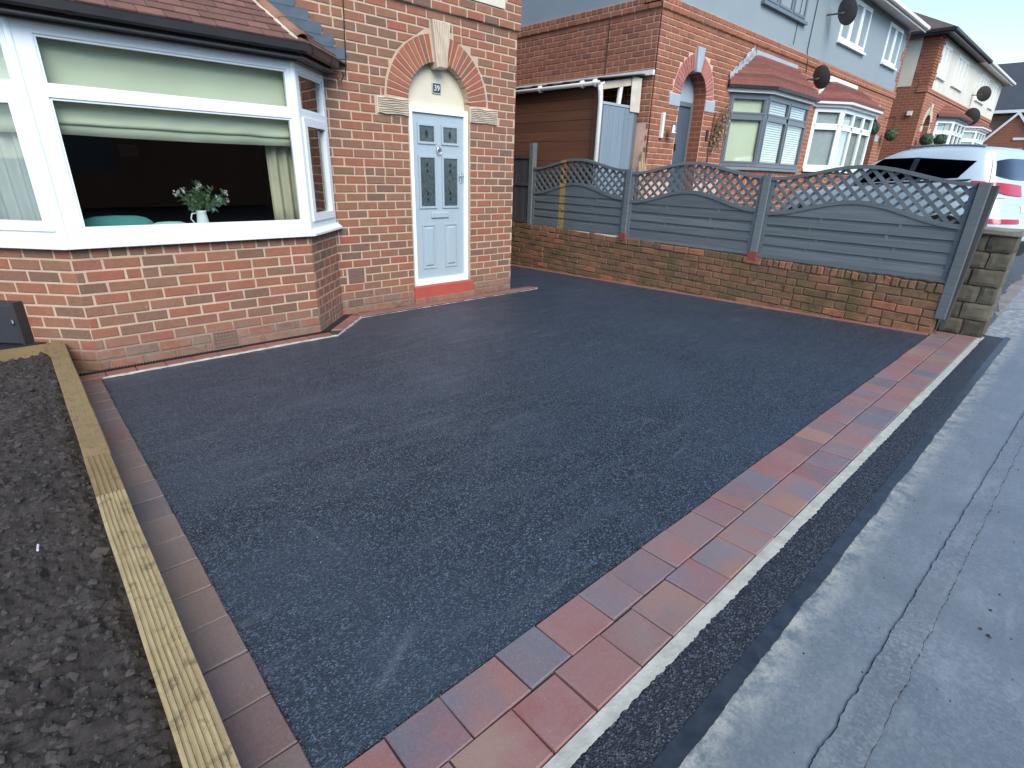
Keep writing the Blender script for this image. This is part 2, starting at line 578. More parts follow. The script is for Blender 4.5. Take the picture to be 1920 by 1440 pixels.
def thing(name, loc, label, cat, group=None):
    o = bpy.data.objects.new(name, None)
    o.location = loc
    o.empty_display_size = .1
    COL.objects.link(o)
    return tag(o, label, cat, group)


def par(o, p):
    if p is not None:
        o.parent = p
        if p.type == 'EMPTY':
            o.matrix_parent_inverse = Matrix.Translation(-Vector(p.location))
        else:
            o.matrix_parent_inverse = p.matrix_basis.inverted() if p.matrix_basis != Matrix.Identity(4) else Matrix.Identity(4)


class MB:
    """collects faces in world coordinates"""
    def __init__(s):
        s.v, s.f, s.r = [], [], []

    def add(s, vs, fs, r=0.0):
        b = len(s.v)
        s.v += [tuple(q) for q in vs]
        for f in fs:
            s.f.append(tuple(b+i for i in f))
            s.r.append(r)
        return s

    def box(s, a, b, r=0.0):
        x0, y0, z0 = [min(a[i], b[i]) for i in range(3)]
        x1, y1, z1 = [max(a[i], b[i]) for i in range(3)]
        vs = [(x0, y0, z0), (x1, y0, z0), (x1, y1, z0), (x0, y1, z0), (x0, y0, z1), (x1, y0, z1), (x1, y1, z1), (x0, y1, z1)]
        return s.add(vs, [(0, 3, 2, 1), (4, 5, 6, 7), (0, 1, 5, 4), (1, 2, 6, 5), (2, 3, 7, 6), (3, 0, 4, 7)], r)

    def hexa(s, lo, hi, r=0.0):
        """prism between two rings of equal length"""
        n = len(lo)
        fs = [tuple(range(n))[::-1], tuple(range(n, 2*n))]
        fs += [(i, (i+1) % n, n+(i+1) % n, n+i) for i in range(n)]
        return s.add(list(lo)+list(hi), fs, r)

    def tube(s, pts, rad, n=8, caps=True, r=0.0):
        pts = [Vector(p) for p in pts]
        rads = rad if isinstance(rad, (list, tuple)) else [rad]*len(pts)
        rings = []
        prev = None
        for i, p in enumerate(pts):
            d = (pts[min(i+1, len(pts)-1)]-pts[max(i-1, 0)]).normalized()
            a = prev if prev is not None else (Vector((0, 0, 1)) if abs(d.z) < .9 else Vector((1, 0, 0)))
            a = (a-d*a.dot(d)).normalized()
            prev = a
            b = d.cross(a)
            rings.append([p+(a*math.cos(2*math.pi*k/n)+b*math.sin(2*math.pi*k/n))*rads[i] for k in range(n)])
        vs = [q for g in rings for q in g]
        fs = []
        for i in range(len(rings)-1):
            for k in range(n):
                fs.append((i*n+k, i*n+(k+1) % n, (i+1)*n+(k+1) % n, (i+1)*n+k))
        if caps:
            fs.append(tuple(range(n))[::-1])
            fs.append(tuple(range((len(rings)-1)*n, len(rings)*n)))
        return s.add(vs, fs, r)

    def lathe(s, c, prof, n=20, r=0.0):
        vs, fs = [], []
        for (rr, z) in prof:
            for k in range(n):
                a = 2*math.pi*k/n
                vs.append((c[0]+rr*math.cos(a), c[1]+rr*math.sin(a), c[2]+z))
        for i in range(len(prof)-1):
            for k in range(n):
                fs.append((i*n+k, i*n+(k+1) % n, (i+1)*n+(k+1) % n, (i+1)*n+k))
        fs.append(tuple(range(n))[::-1])
        fs.append(tuple(range((len(prof)-1)*n, len(prof)*n)))
        return s.add(vs, fs, r)

    def sweep(s, path, prof, closed_prof=True, caps=True, r=0.0):
        """profile points (outward offset, z) carried along a plan polyline with mitred corners; outward = right of travel"""
        P = [Vector((p[0], p[1])) for p in path]
        n = len(P)
        rows = []
        for i in range(n):
            def nrm(a, b):
                d = (b-a).normalized()
                return Vector((d.y, -d.x))
            if i == 0:
                m = nrm(P[0], P[1])
            elif i == n-1:
                m = nrm(P[-2], P[-1])
            else:
                a, b = nrm(P[i-1], P[i]), nrm(P[i], P[i+1])
                m = (a+b).normalized()
                m = m/max(.2, m.dot(a))
            rows.append([(P[i].x+m.x*o, P[i].y+m.y*o, z) for (o, z) in prof])
        k = len(prof)
        vs = [q for g in rows for q in g]
        fs = []
        for i in range(n-1):
            for j in range(k if closed_prof else k-1):
                j2 = (j+1) % k
                fs.append((i*k+j, i*k+j2, (i+1)*k+j2, (i+1)*k+j))
        if caps and closed_prof:
            fs.append(tuple(range(k)))
            fs.append(tuple(range((n-1)*k, n*k))[::-1])
        return s.add(vs, fs, r)

    def build(s, name, mat, parent=None, smooth=False, rnd=False, **kw):
        me = bpy.data.meshes.new(name)
        me.from_pydata(s.v, [], s.f)
        if rnd:
            at = me.attributes.new('rnd', 'FLOAT', 'FACE')
            at.data.foreach_set('value', s.r)
        if mat:
            me.materials.append(MAT[mat])
        me.update()
        import bmesh
        bm = bmesh.new()
        bm.from_mesh(me)
        bmesh.ops.recalc_face_normals(bm, faces=bm.faces)
        bm.to_mesh(me)
        bm.free()
        if smooth:
            me.shade_smooth()
        o = bpy.data.objects.new(name, me)
        COL.objects.link(o)
        par(o, parent)
        return tag(o, **kw)


class Frame:
    """flat working plane: point(u, v, d) = O + u*U + v*V + d*inward"""
    def __init__(s, O, U, I, V):
        s.O, s.U, s.I, s.V = Vector(O), Vector(U).normalized(), Vector(I).normalized(), Vector(V).normalized()

    def p(s, u, v, d=0):
        return s.O+s.U*u+s.V*v+s.I*d

    def mat(s, u, v, d=0, tilt=0, spin=0):
        p = s.p(u, v, d)
        M = Matrix(((s.U.x, s.I.x, s.V.x, p.x), (s.U.y, s.I.y, s.V.y, p.y), (s.U.z, s.I.z, s.V.z, p.z), (0, 0, 0, 1)))
        if tilt:
            M = M @ Matrix.Rotation(tilt, 4, 'X')
        if spin:
            M = M @ Matrix.Rotation(spin, 4, 'Y')
        return M


def xz(Y):
    return Frame((0, Y, 0), (1, 0, 0), (0, 1, 0), (0, 0, 1))     # facing -y, u = x, v = z


def yz(X):
    return Frame((X, 0, 0), (0, -1, 0), (1, 0, 0), (0, 0, 1))    # facing -x, u = -y, v = z


GS = .027
def g(y):
    return -GS*y


GROUND = Frame((0, 0, 0), (1, 0, 0), (0, -GS, -1), (0, 1, -GS))


def proj(p):
    v = Vector(p)-CAM
    d = v.dot(_f)
    if d < .05:
        return None
    return 960+FPX*v.dot(_r2)/d, 720-FPX*v.dot(_u2)/d


def prism(poly, proud, depth, ch, jit=0, seed=0, back=False):
    """chamfered plate: poly in local (x, z), face towards -y"""
    rg = random.Random(seed)
    n = len(poly)
    cx = sum(q[0] for q in poly)/n
    cz = sum(q[1] for q in poly)/n
    J = [(rg.uniform(-jit, jit), rg.uniform(-jit, jit), rg.uniform(-jit, jit)) for _ in range(n)]
    fr, ed, bk = [], [], []
    for (a, b), j in zip(poly, J):
        dx, dz = cx-a, cz-b
        sx = (1 if dx > 0 else -1)*min(ch, abs(dx)*.5)
        sz = (1 if dz > 0 else -1)*min(ch, abs(dz)*.5)
        fr.append((a+sx+j[0], -proud+j[2]*.7, b+sz+j[1]))
        ed.append((a+j[0], -proud+ch, b+j[1]))
        bk.append((a, depth, b))
    vs = fr+ed+bk
    fs = [tuple(range(n))]
    for i in range(n):
        k = (i+1) % n
        fs.append((n+i, n+k, k, i))
        fs.append((2*n+i, 2*n+k, n+k, n+i))
    if back:
        fs.append(tuple(range(2*n, 3*n))[::-1])
    return vs, fs


_cache = {}

class Pieces:
    """flat pieces laid on frames; the ones that show largest become objects, the rest one joined part"""
    def __init__(s, name, mat, proud=.004, depth=.02, ch=.003, jit=.0012, variants=5):
        s.name, s.mat, s.proud, s.depth, s.ch, s.jit, s.variants = name, mat, proud, depth, ch, jit, variants
        s.items = []

    def add(s, frame, poly, d=0, tilt=0, spin=0, mat=None, proud=None, depth=None):
        s.items.append((frame, poly, d, tilt, spin, mat or s.mat, proud, depth))

    def rect(s, frame, u0, u1, v0, v1, **k):
        s.add(frame, [(u0, v0), (u1, v0), (u1, v1), (u0, v1)], **k)

    def finish(s, parent, limit=300, stuff_name=None):
        scored = []
        for it in s.items:
            fr, poly = it[0], it[1]
            px = [proj(fr.p(a, b)) for a, b in poly]
            if any(q is None for q in px):
                scored.append((0, it))
                continue
            A = abs(sum(px[i][0]*px[(i+1) % len(px)][1]-px[(i+1) % len(px)][0]*px[i][1] for i in range(len(px))))/2
            cx = sum(q[0] for q in px)/len(px)
            cy = sum(q[1] for q in px)/len(px)
            inside = -30 < cx < 1950 and -30 < cy < 1470
            scored.append((A if inside else A*1e-6, it))
        scored.sort(key=lambda t: -t[0])
        rest = MB()
        made = []
        matr = None
        for i, (A, (fr, poly, d, tilt, spin, mat, proud, depth)) in enumerate(scored):
            proud = s.proud if proud is None else proud
            depth = s.depth if depth is None else depth
            us = [q[0] for q in poly]
            vs_ = [q[1] for q in poly]
            cu, cv = (min(us)+max(us))/2, (min(vs_)+max(vs_))/2
            loc = [(a-cu, b-cv) for a, b in poly]
            M = fr.mat(cu, cv, d+random.uniform(-1, 1)*s.jit, tilt, spin)
            if i < limit:
                var = random.randrange(s.variants)
                key = (s.name, mat, tuple((round(a, 3), round(b, 3)) for a, b in loc), proud, depth, s.ch, var)
                me = _cache.get(key)
                if me is None:
                    vv, ff = prism(loc, proud, depth, s.ch, s.jit, var)
                    me = bpy.data.meshes.new(s.name)
                    me.from_pydata(vv, [], ff)
                    me.materials.append(MAT[mat])
                    me.update()
                    _cache[key] = me
                o = bpy.data.objects.new(s.name, me)
                o.matrix_basis = M
                COL.objects.link(o)
                par(o, parent)
                made.append(o)
            else:
                vv, ff = prism(loc, proud, depth, s.ch, s.jit, i)
                rest.add([M @ Vector(q) for q in vv], ff, random.random())
                matr = mat
        if rest.v:
            rest.build(stuff_name or ('more_'+s.name), matr, parent, rnd=True, kind='stuff')
        return made


def clip(poly, a, b, c):
    """keep the part of a convex polygon where a*u + b*v <= c"""
    out = []
    n = len(poly)
    for i in range(n):
        p, q = poly[i], poly[(i+1) % n]
        dp, dq = a*p[0]+b*p[1]-c, a*q[0]+b*q[1]-c
        if dp <= 0:
            out.append(p)
        if (dp < 0 < dq) or (dq < 0 < dp):
            t = dp/(dp-dq)
            out.append((p[0]+(q[0]-p[0])*t, p[1]+(q[1]-p[1])*t))
    return out


class RectHole:
    def __init__(s, a, b, z0, z1):
        s.a, s.b, s.z0, s.z1 = a, b, z0, z1

    def at(s, v):
        return (s.a, s.b) if s.z0 < v < s.z1 else None


class ArchHole:
    def __init__(s, c, zs, r):
        s.c, s.zs, s.r = c, zs, r

    def at(s, v):
        if v < s.zs or v > s.zs+s.r:
            return None
        w_ = math.sqrt(max(0, s.r**2-(v-s.zs)**2))
        return (s.c-w_, s.c+w_)


CH, PITCH_B, ZREF = .0873, .237, 2.107-.0873*24

def courses(pc, frame, u0, u1, v0, v1, holes=(), zref=ZREF, phase=0, joint=.0165, ch=CH, pitch=PITCH_B, top=None, wob=.0, mats=None, odd=.06):
    k0 = math.floor((v0-zref)/ch)
    k1 = math.ceil((v1-zref)/ch)
    rg = random.Random(int(u0*1000)+int(v0*77)+3)
    for k in range(k0, k1):
        zb, zt = zref+k*ch+joint/2, zref+(k+1)*ch-joint/2
        if zt < v0+.012 or zb > v1-.012:
            continue
        zb, zt = max(zb, v0), min(zt, v1)
        zm = (zb+zt)/2
        off = phase+(k % 2)*pitch/2
        i0 = math.floor((u0-off)/pitch)-1
        ua = off+i0*pitch
        edges = []
        while ua < u1:
            edges.append(ua)
            ua += pitch
        edges.append(ua)
        e2 = [edges[0]]
        for a, b in zip(edges, edges[1:]):
            sh = rg.uniform(-.008, .008)
            if rg.random() < odd:
                e2.append((a+b)/2+sh)
            e2.append(b+sh)
        for a, b in zip(e2, e2[1:]):
            l, r_ = max(a+joint/2, u0), min(b-joint/2, u1)
            if r_-l < .018:
                continue
            segs = [[l, l, r_, r_]]
            for h in holes:
                im = h.at(zm)
                if im is None:
                    continue
                ib, it = h.at(zb) or im, h.at(zt) or im
                new = []
                for (lb, lt, rb, rt) in segs:
                    if im[1]+joint < min(lb, lt) or im[0]-joint > max(rb, rt):
                        new.append([lb, lt, rb, rt])
                        continue
                    q = [lb, lt, min(rb, ib[0]-joint), min(rt, it[0]-joint)]
                    if q[2]-q[0] > .015 and q[3]-q[1] > .015:
                        new.append(q)
                    q = [max(lb, ib[1]+joint), max(lt, it[1]+joint), rb, rt]
                    if q[2]-q[0] > .015 and q[3]-q[1] > .015:
                        new.append(q)
                segs = new
            for (lb, lt, rb, rt) in segs:
                dz = rg.uniform(-wob, wob)
                pc.add(frame, [(lb, zb+dz), (rb, zb+dz), (rt, zt+dz), (lt, zt+dz)], mat=(mats(rg, (lb+rb)/2, zm) if mats else None))


def bars(mb, fr, u0, u1, v0, v1, w_, proud, depth, sides='LRTB', wb=None):
    """rectangular frame of four bars on a plane; outer size given"""
    wb = wb or w_
    def bb(a, b, c, d):
        ps = [fr.p(a, c, -proud), fr.p(b, c, -proud), fr.p(b, d, -proud), fr.p(a, d, -proud)]
        qs = [fr.p(a, c, depth), fr.p(b, c, depth), fr.p(b, d, depth), fr.p(a, d, depth)]
        mb.hexa(ps, qs)
    vb = v0+(wb if 'B' in sides else 0)
    vt = v1-(w_ if 'T' in sides else 0)
    if 'B' in sides:
        bb(u0, u1, v0, vb)
    if 'T' in sides:
        bb(u0, u1, vt, v1)
    if 'L' in sides:
        bb(u0, u0+w_, vb, vt)
    if 'R' in sides:
        bb(u1-w_, u1, vb, vt)
    return mb


def slab(fr, u0, u1, v0, v1, proud, depth, mb=None):
    mb = mb or MB()
    ps = [fr.p(u0, v0, -proud), fr.p(u1, v0, -proud), fr.p(u1, v1, -proud), fr.p(u0, v1, -proud)]
    qs = [fr.p(u0, v0, depth), fr.p(u1, v0, depth), fr.p(u1, v1, depth), fr.p(u0, v1, depth)]
    return mb.hexa(ps, qs)


def plate(fr, poly, proud, depth, ch=.004, mb=None):
    mb = mb or MB()
    vv, ff = prism(poly, proud, depth, ch, back=True)
    return mb.add([fr.O+fr.U*a+fr.I*b+fr.V*c for a, b, c in vv], ff)


def sheet(poly, off=0, zf=None):
    """flat ground sheet following the fall of the drive"""
    zf = zf or (lambda x_, y_: g(y_))
    return MB().add([(a, b, zf(a, b)+off) for a, b in poly], [tuple(range(len(poly)))])


# ================================================================== SETTING
def rise(x_):
    return .045*max(0, min(x_, 45)-7.4)

# ground under everything, out to the horizon
m = MB()
xs = [-900, -60, 7.4, 12, 20, 30, 45, 120, 1000]
ys = [-900, -60, -8, 8, 60, 900]
for j, y_ in enumerate(ys):
    for i, x_ in enumerate(xs):
        m.v.append((x_, y_, -.45+rise(x_)))
for j in range(len(ys)-1):
    for i in range(len(xs)-1):
        a = j*len(xs)+i
        m.f.append((a, a+1, a+1+len(xs), a+len(xs)))
        m.r.append(0)
m.build('ground', 'tarmac_nb', kind='structure')


def grid(x0, x1, y0, y1, st, zf):
    m_ = MB()
    nx, ny = max(1, round((x1-x0)/st)), max(1, round((y1-y0)/st))
    for j in range(ny+1):
        for i in range(nx+1):
            a, b = x0+(x1-x0)*i/nx, y0+(y1-y0)*j/ny
            m_.v.append((a, b, zf(a, b)))
    for j in range(ny):
        for i in range(nx):
            a = j*(nx+1)+i
            m_.f.append((a, a+1, a+nx+2, a+nx+1))
            m_.r.append(0)
    return m_


def und(a, b):
    return g(b)+.0035*noise.noise(Vector((a*1.3, b*1.3, 2)))+.0015*noise.noise(Vector((a*5, b*5, 7)))

m = grid(.26, 6.79, -4.613, .1, .09, und)
m2 = grid(4.9, 6.79, .1, 8, .3, und)
m.add(m2.v, m2.f)
drive = m.build('driveway', 'tarmac', smooth=True, kind='structure')

# little lumps and loose chips left on the fresh surface
rg = random.Random(5)
m = MB()
for i in range(170):
    a, b = rg.uniform(.3, 6.7), -rg.uniform(.25, 4.5)
    if i % 3 == 0:
        a, b = rg.gauss(1.0, .35), rg.gauss(-4.0, .35)
        if b < -4.58 or a < .3:
            continue
    q = rg.uniform(.0015, .0038)*(1.5 if i % 11 == 0 else 1)
    an = rg.uniform(0, 6)
    vs = [(a+q*math.cos(an+t)*rg.uniform(.6, 1.2), b+q*math.sin(an+t)*rg.uniform(.6, 1.2), und(a, b)-.001) for t in (0, 1.6, 3.1, 4.7)]
    m.add(vs+[(a, b, und(a, b)+q*.7)], [(0, 1, 4), (1, 2, 4), (2, 3, 4), (3, 0, 4)])
m.build('loose_chippings', 'concrete_pale', drive, kind='stuff')
m = MB()
for i in range(40):
    a, b = rg.uniform(.5, 6.5), -rg.uniform(.4, 4.4)
    q = rg.uniform(.006, .014)
    vs = [(a+q*math.cos(t)*rg.uniform(.6, 1.3), b+q*math.sin(t)*rg.uniform(.6, 1.3), und(a, b)-.001) for t in (0, 1, 2, 3.1, 4.2, 5.2)]
    m.add(vs+[(a, b, und(a, b)+q*.6)], [(k, (k+1) % 6, 6) for k in range(6)])
# granular edge where the tarmac is tamped against the blocks
for i in range(2600):
    if i % 5 < 3:
        a, b = rg.uniform(.26, 6.8), -4.617+rg.gauss(.003, .004)
    else:
        a, b = .2585+rg.gauss(.003, .004), rg.uniform(-4.62, -.7)
    q = rg.uniform(.002, .0055)
    z_ = g(b)-.002
    vs = [(a+q*math.cos(t)*rg.uniform(.6, 1.3), b+q*math.sin(t)*rg.uniform(.6, 1.3), z_) for t in (0, 1.3, 2.5, 3.8, 5)]
    m.add(vs+[(a, b, z_+.002+q*rg.uniform(.8, 1.3))], [(k, (k+1) % 5, 5) for k in range(5)])
m.build('tarmac_crumbs', 'tarmac_strip', drive, kind='stuff')

# ---- paved borders
bed = sheet([(-.6, -4.975), (7.16, -4.975), (7.16, -4.60), (.27, -4.60), (.27, -.58), (.085, -.58), (.085, -4.60), (-.6, -4.60)], -.011).build('paved_border', 'joint_sand', kind='structure')
pv = Pieces('paving_block', 'paver', proud=.005, depth=.05, ch=.0035, jit=.0022)
for (v0, v1, ph) in ((-4.785, -4.619, .844), (-4.962, -4.792, .755)):
    x_ = ph-.405*4
    k = 0
    while x_ < 7.1:
        L = .183 if k % 2 == 0 else .222
        pv.rect(GROUND, x_+.0028, min(x_+L-.0028, 7.13), v0+random.uniform(-.001, .001), v1+random.uniform(-.001, .001))
        x_ += L
        k += 1
y_ = -4.068
k = 0
ylist = []
while y_ < -.6:
    L = .205 if k % 2 == 0 else .2
    ylist.append((y_, min(y_+L, -.592)))
    y_ += L
    k += 1
y_ = -4.068
for L in (.205, .2, .135):
    ylist.append((y_-L, y_))
    y_ -= L
for a, b in ylist:
    pv.rect(GROUND, .092+random.uniform(-.001, .001), .2585, a+.0028, b-.0028, mat='paver_side')
pv.finish(bed)

# bed and edging bricks round the bay and along the front wall, standing a little proud of the tarmac
BAY = [(-.2, 0), (.29, -.49), (2.085, -.49), (2.575, 0)]
ez = .036
m = MB()
m.sweep([(.1, -.49), (2.085, -.49), (2.60, .025)], [(.085, -.05), (.085, ez-.012), (.197, ez-.012), (.197, -.05)])
m.box((2.68, -.165, -.05), (5.44, -.03, .016))
edge_bed = m.build('edging_bed', 'joint_sand', kind='structure')
eb = Pieces('edging_block', 'edging', proud=.012, depth=.03, ch=.004, jit=.0012)
HZ = Frame((0, 0, ez-.012), (1, 0, 0), (0, 0, -1), (0, 1, 0))
HZ2 = Frame((0, 0, .016), (1, 0, 0), (0, 0, -1), (0, 1, 0))
x_ = .1
while x_ < 2.1:
    L = .2
    e = min(x_+L, 2.13)
    eb.rect(HZ, x_+.002, e-.002, -.688, -.578)
    x_ += L
HD = Frame((2.085, -.49, ez-.012), (1, 1, 0), (0, 0, -1), (-1, 1, 0))
for a, b in ((.055, .25), (.25, .45), (.45, .66)):
    eb.add(HD, [(a+.035*(a < .1)+.002, -.198), (b-.002, -.198), (b-.002-.0*(b > .6), -.088), (a+.002, -.088)])
x_ = 2.70
while x_ < 5.40:
    e = min(x_+.205, 5.5)
    if e > 5.3:
        eb.add(HZ2, [(x_+.002, -.163), (5.52, -.163), (5.40, -.04), (x_+.002, -.04)])
        break
    eb.rect(HZ2, x_+.002, e-.002, -.163, -.04)
    x_ += .205
# border along the foot of the boundary wall
y_ = -4.6
while y_ < 4.0:
    eb.rect(GROUND, 6.792, 6.872, y_+.002, y_+.213)
    y_ += .215
eb.finish(edge_bed)
# pale mortar haunch on the tarmac side, ragged
m = MB()
def haunch(p0, p1, n, seed, zt=.034):
    rg = random.Random(seed)
    p0, p1 = Vector(p0), Vector(p1)
    d = (p1-p0).normalized()
    nr = Vector((d.y, -d.x))
    rows = []
    for i in range(n+1):
        c_ = p0+(p1-p0)*i/n
        w0 = rg.uniform(.004, .013)*(1.8 if rg.random() < .15 else 1)
        q = c_+nr*w0
        rows += [(c_.x, c_.y, zt-rg.uniform(0, .006)), (q.x, q.y, g(q.y)+.001)]
    m.add(rows, [(2*i, 2*i+1, 2*i+3, 2*i+2) for i in range(n)])
haunch((.27, -.689), (2.17, -.689), 60, 1)
haunch((2.17, -.689), (2.70, -.165), 22, 2)
haunch((2.70, -.164), (5.5, -.164), 70, 3, .012)
m.build('mortar_haunch', 'concrete_pale', kind='structure')
sheet([(6.74, -4.6), (6.9, -4.6), (6.9, 8), (6.74, 8)], -.004).build('wall_border_bed', 'joint_sand', kind='structure')

# channel drain between the bay and the edging
dr = thing('channel_drain', (1.2, -.53, 0), 'black slotted drainage channel running along the foot of the bay window wall', 'drain')
m = MB().sweep([(.1, -.49), (2.085, -.49), (2.59, .015)], [(.002, -.06), (.002, ez-.01), (.006, ez-.01), (.006, .0), (.079, .0), (.079, ez-.004), (.084, ez-.004), (.084, -.06)])
m.build('trough', 'iron_black', dr)
m = MB()
for i in range(90):
    x_ = .11+i*.022
    if x_ > 2.09:
        break
    m.box((x_, -.568, ez-.014), (x_+.012, -.497, ez-.003))
m.build('grating_bar', 'iron_black', dr, kind='stuff')
m = MB().sweep([(2.10, -.475), (2.585, .01)], [(.0065, ez-.012), (.0785, ez-.012), (.0785, ez-.006), (.0065, ez-.006)])
m.build('cover_plate', 'iron_black', dr)

# ---- street side: concrete haunch, reinstatement strip, sealing band, footway
def ragged(x0, x1, st, ya, yb, ja, jb, seed, off, zf=None, name='', mat='', fr=9):
    m_ = MB()
    n = int((x1-x0)/st)
    zf = zf or (lambda a, b: g(b))
    vs = []
    for i in range(n+1):
        x_ = x0+(x1-x0)*i/n
        a = (ya(x_) if callable(ya) else ya)+ja*(noise.fractal(Vector((x_*fr, seed, 0)), 1, 2, 4)+.5*noise.noise(Vector((x_*fr*6, seed, off*900))))
        b = (yb(x_) if callable(yb) else yb)+jb*(noise.fractal(Vector((x_*fr, seed+9, 0)), 1, 2, 4)+.5*noise.noise(Vector((x_*fr*6, seed+9, off*900))))
        vs += [(x_, a, zf(x_, a)+off), (x_, b, zf(x_, b)+off)]
    m_.add(vs, [(2*i, 2*i+2, 2*i+3, 2*i+1) for i in range(n)])
    return m_.build(name, mat, kind='structure')

ragged(-.6, 7.2, .006, lambda x_: -5.012-.007*noise.noise(Vector((x_*5, 1, 1))), -4.964, .006, 0, 3, -.001, name='concrete_haunch', mat='concrete_pale', fr=38)
ragged(-.6, 7.33, .03, -5.165, -4.985, .006, .0, 5, -.004, name='reinstatement_strip', mat='tarmac_strip')
def zpave(a, b):
    return g(b)+rise(a)
m = MB()
xs = [-6, -2, 0, 2, 4, 6, 7.4, 9, 12, 16, 22, 30, 45]
for x_ in xs:
    for y_ in (-7.6, -5.165):
        m.v.append((x_, y_, zpave(x_, y_)-.008))
for i in range(len(xs)-1):
    m.f.append((2*i, 2*i+2, 2*i+3, 2*i+1))
    m.r.append(0)
# beyond the gate pillar the footway runs up to the neighbours' boundary
b0 = len(m.v)
xs2 = [7.2, 8, 9, 12, 16, 22, 30, 45]
for x_ in xs2:
    for y_ in (-5.165, -4.98):
        m.v.append((x_, y_, zpave(x_, y_)-.008))
for i in range(len(xs2)-1):
    m.f.append((b0+2*i, b0+2*i+2, b0+2*i+3, b0+2*i+1))
    m.r.append(0)
m.build('pavement', 'pavement', kind='structure')
ragged(-.6, 7.38, .006, lambda x_: -5.203-.008*noise.noise(Vector((x_*3.1, 4, 1))), -5.152, .0045, .003, 11, -.002, name='sealing_band', mat='sealant', fr=9)
MAT['sealant_rough'] = MAT['sealant']
tl = lambda x_: -5.405-.026*x_
tr = lambda x_: -5.513-.016*x_
ragged(-1.5, 9, .008, lambda x_: tr(x_)-.0005, lambda x_: tl(x_)+.001, .007, .007, 21, -.0055, zf=zpave, name='patch_joint', mat='crack', fr=9)
ragged(-1.5, 9, .008, lambda x_: tr(x_)+.001, lambda x_: tl(x_)-.001, .007, .007, 21, -.002, zf=zpave, name='trench_patch', mat='pavement_patch', fr=9)
rg = random.Random(9)
m = MB()
for (a, b, q) in [(2.18, -5.66, .011), (2.16, -5.685, .013), (2.32, -5.67, .008), (2.45, -5.68, .006), (2.2, -5.80, .006)]+[(rg.uniform(.9, 5), rg.uniform(-5.9, -5.25), rg.uniform(.002, .006)) for _ in range(110)]:
    vs = [(a+q*math.cos(t)*rg.uniform(.5, 1.3), b+q*math.sin(t)*rg.uniform(.4, 1), zpave(a, b)-.009) for t in (0, 1, 2, 3.1, 4.2, 5.2)]
    m.add(vs+[(a, b, zpave(a, b)-.006+q*.6)], [(k, (k+1) % 6, 6) for k in range(6)])
m.build('pavement_grit', 'crack', kind='stuff')

# ---- soil bed
SZ = .168
def soilz(a, b):
    v = Vector((a*6, b*6, 1.3))
    h = SZ+.022*noise.fractal(v, .8, 2.1, 4)+.026*abs(noise.noise(Vector((a*17, b*17, 5))))+.016*noise.noise(Vector((a*41, b*41, 3)))
    h += .025*noise.noise(Vector((a*1.7, b*1.1, 8)))
    if a > -.03:
        h -= (a+.03)*.5
    return h
m = grid(-.75, .03, -5.1, -.33, .0105, soilz)
soil = m.build('soil_bed', 'soil', smooth=False, kind='structure')
m = grid(-4, -.75, -5.1, -.33, .06, soilz)
m2 = grid(-4, .1, -.31, 0, .05, lambda a, b: soilz(a, b)-.06)
m.add(m2.v, m2.f)
m.build('soil_outer', 'soil', soil)
m = MB()
rg = random.Random(3)
ico = []
t_ = (1+5**.5)/2
IV = [Vector(q).normalized() for q in [(-1, t_, 0), (1, t_, 0), (-1, -t_, 0), (1, -t_, 0), (0, -1, t_), (0, 1, t_), (0, -1, -t_), (0, 1, -t_), (t_, 0, -1), (t_, 0, 1), (-t_, 0, -1), (-t_, 0, 1)]]
IF = [(0, 11, 5), (0, 5, 1), (0, 1, 7), (0, 7, 10), (0, 10, 11), (1, 5, 9), (5, 11, 4), (11, 10, 2), (10, 7, 6), (7, 1, 8), (3, 9, 4), (3, 4, 2), (3, 2, 6), (3, 6, 8), (3, 8, 9), (4, 9, 5), (2, 4, 11), (6, 2, 10), (8, 6, 7), (9, 8, 1)]
for i in range(5200):
    a, b = rg.uniform(-.6, .005), rg.uniform(-5, -.35)
    q = .003+.017*rg.random()**3.0
    if rg.random() < .02:
        q *= 1.9
    st = (rg.uniform(.7, 1.4), rg.uniform(.7, 1.4), rg.uniform(.5, .9))
    z_ = soilz(a, b)-q*.1
    sd = rg.uniform(0, 99)
    vs = []
    for v in IV:
        k = q*(.85+.8*noise.noise(v*1.6+Vector((sd, 0, 0))))
        vs.append((a+v.x*k*st[0], b+v.y*k*st[1], z_+v.z*k*st[2]))
    m.add(vs, IF, rg.random())
m.build('soil_clod', 'clod', soil, rnd=True, kind='stuff')
m = MB().tube([(-.20, -3.16, soilz(-.2, -3.16)+.006), (-.197, -3.115, soilz(-.2, -3.1)+.012)], .004, 8)
m.build('cigarette_end', 'clothes_peg', label='small white stub lying on the dark soil bed', cat='litter')

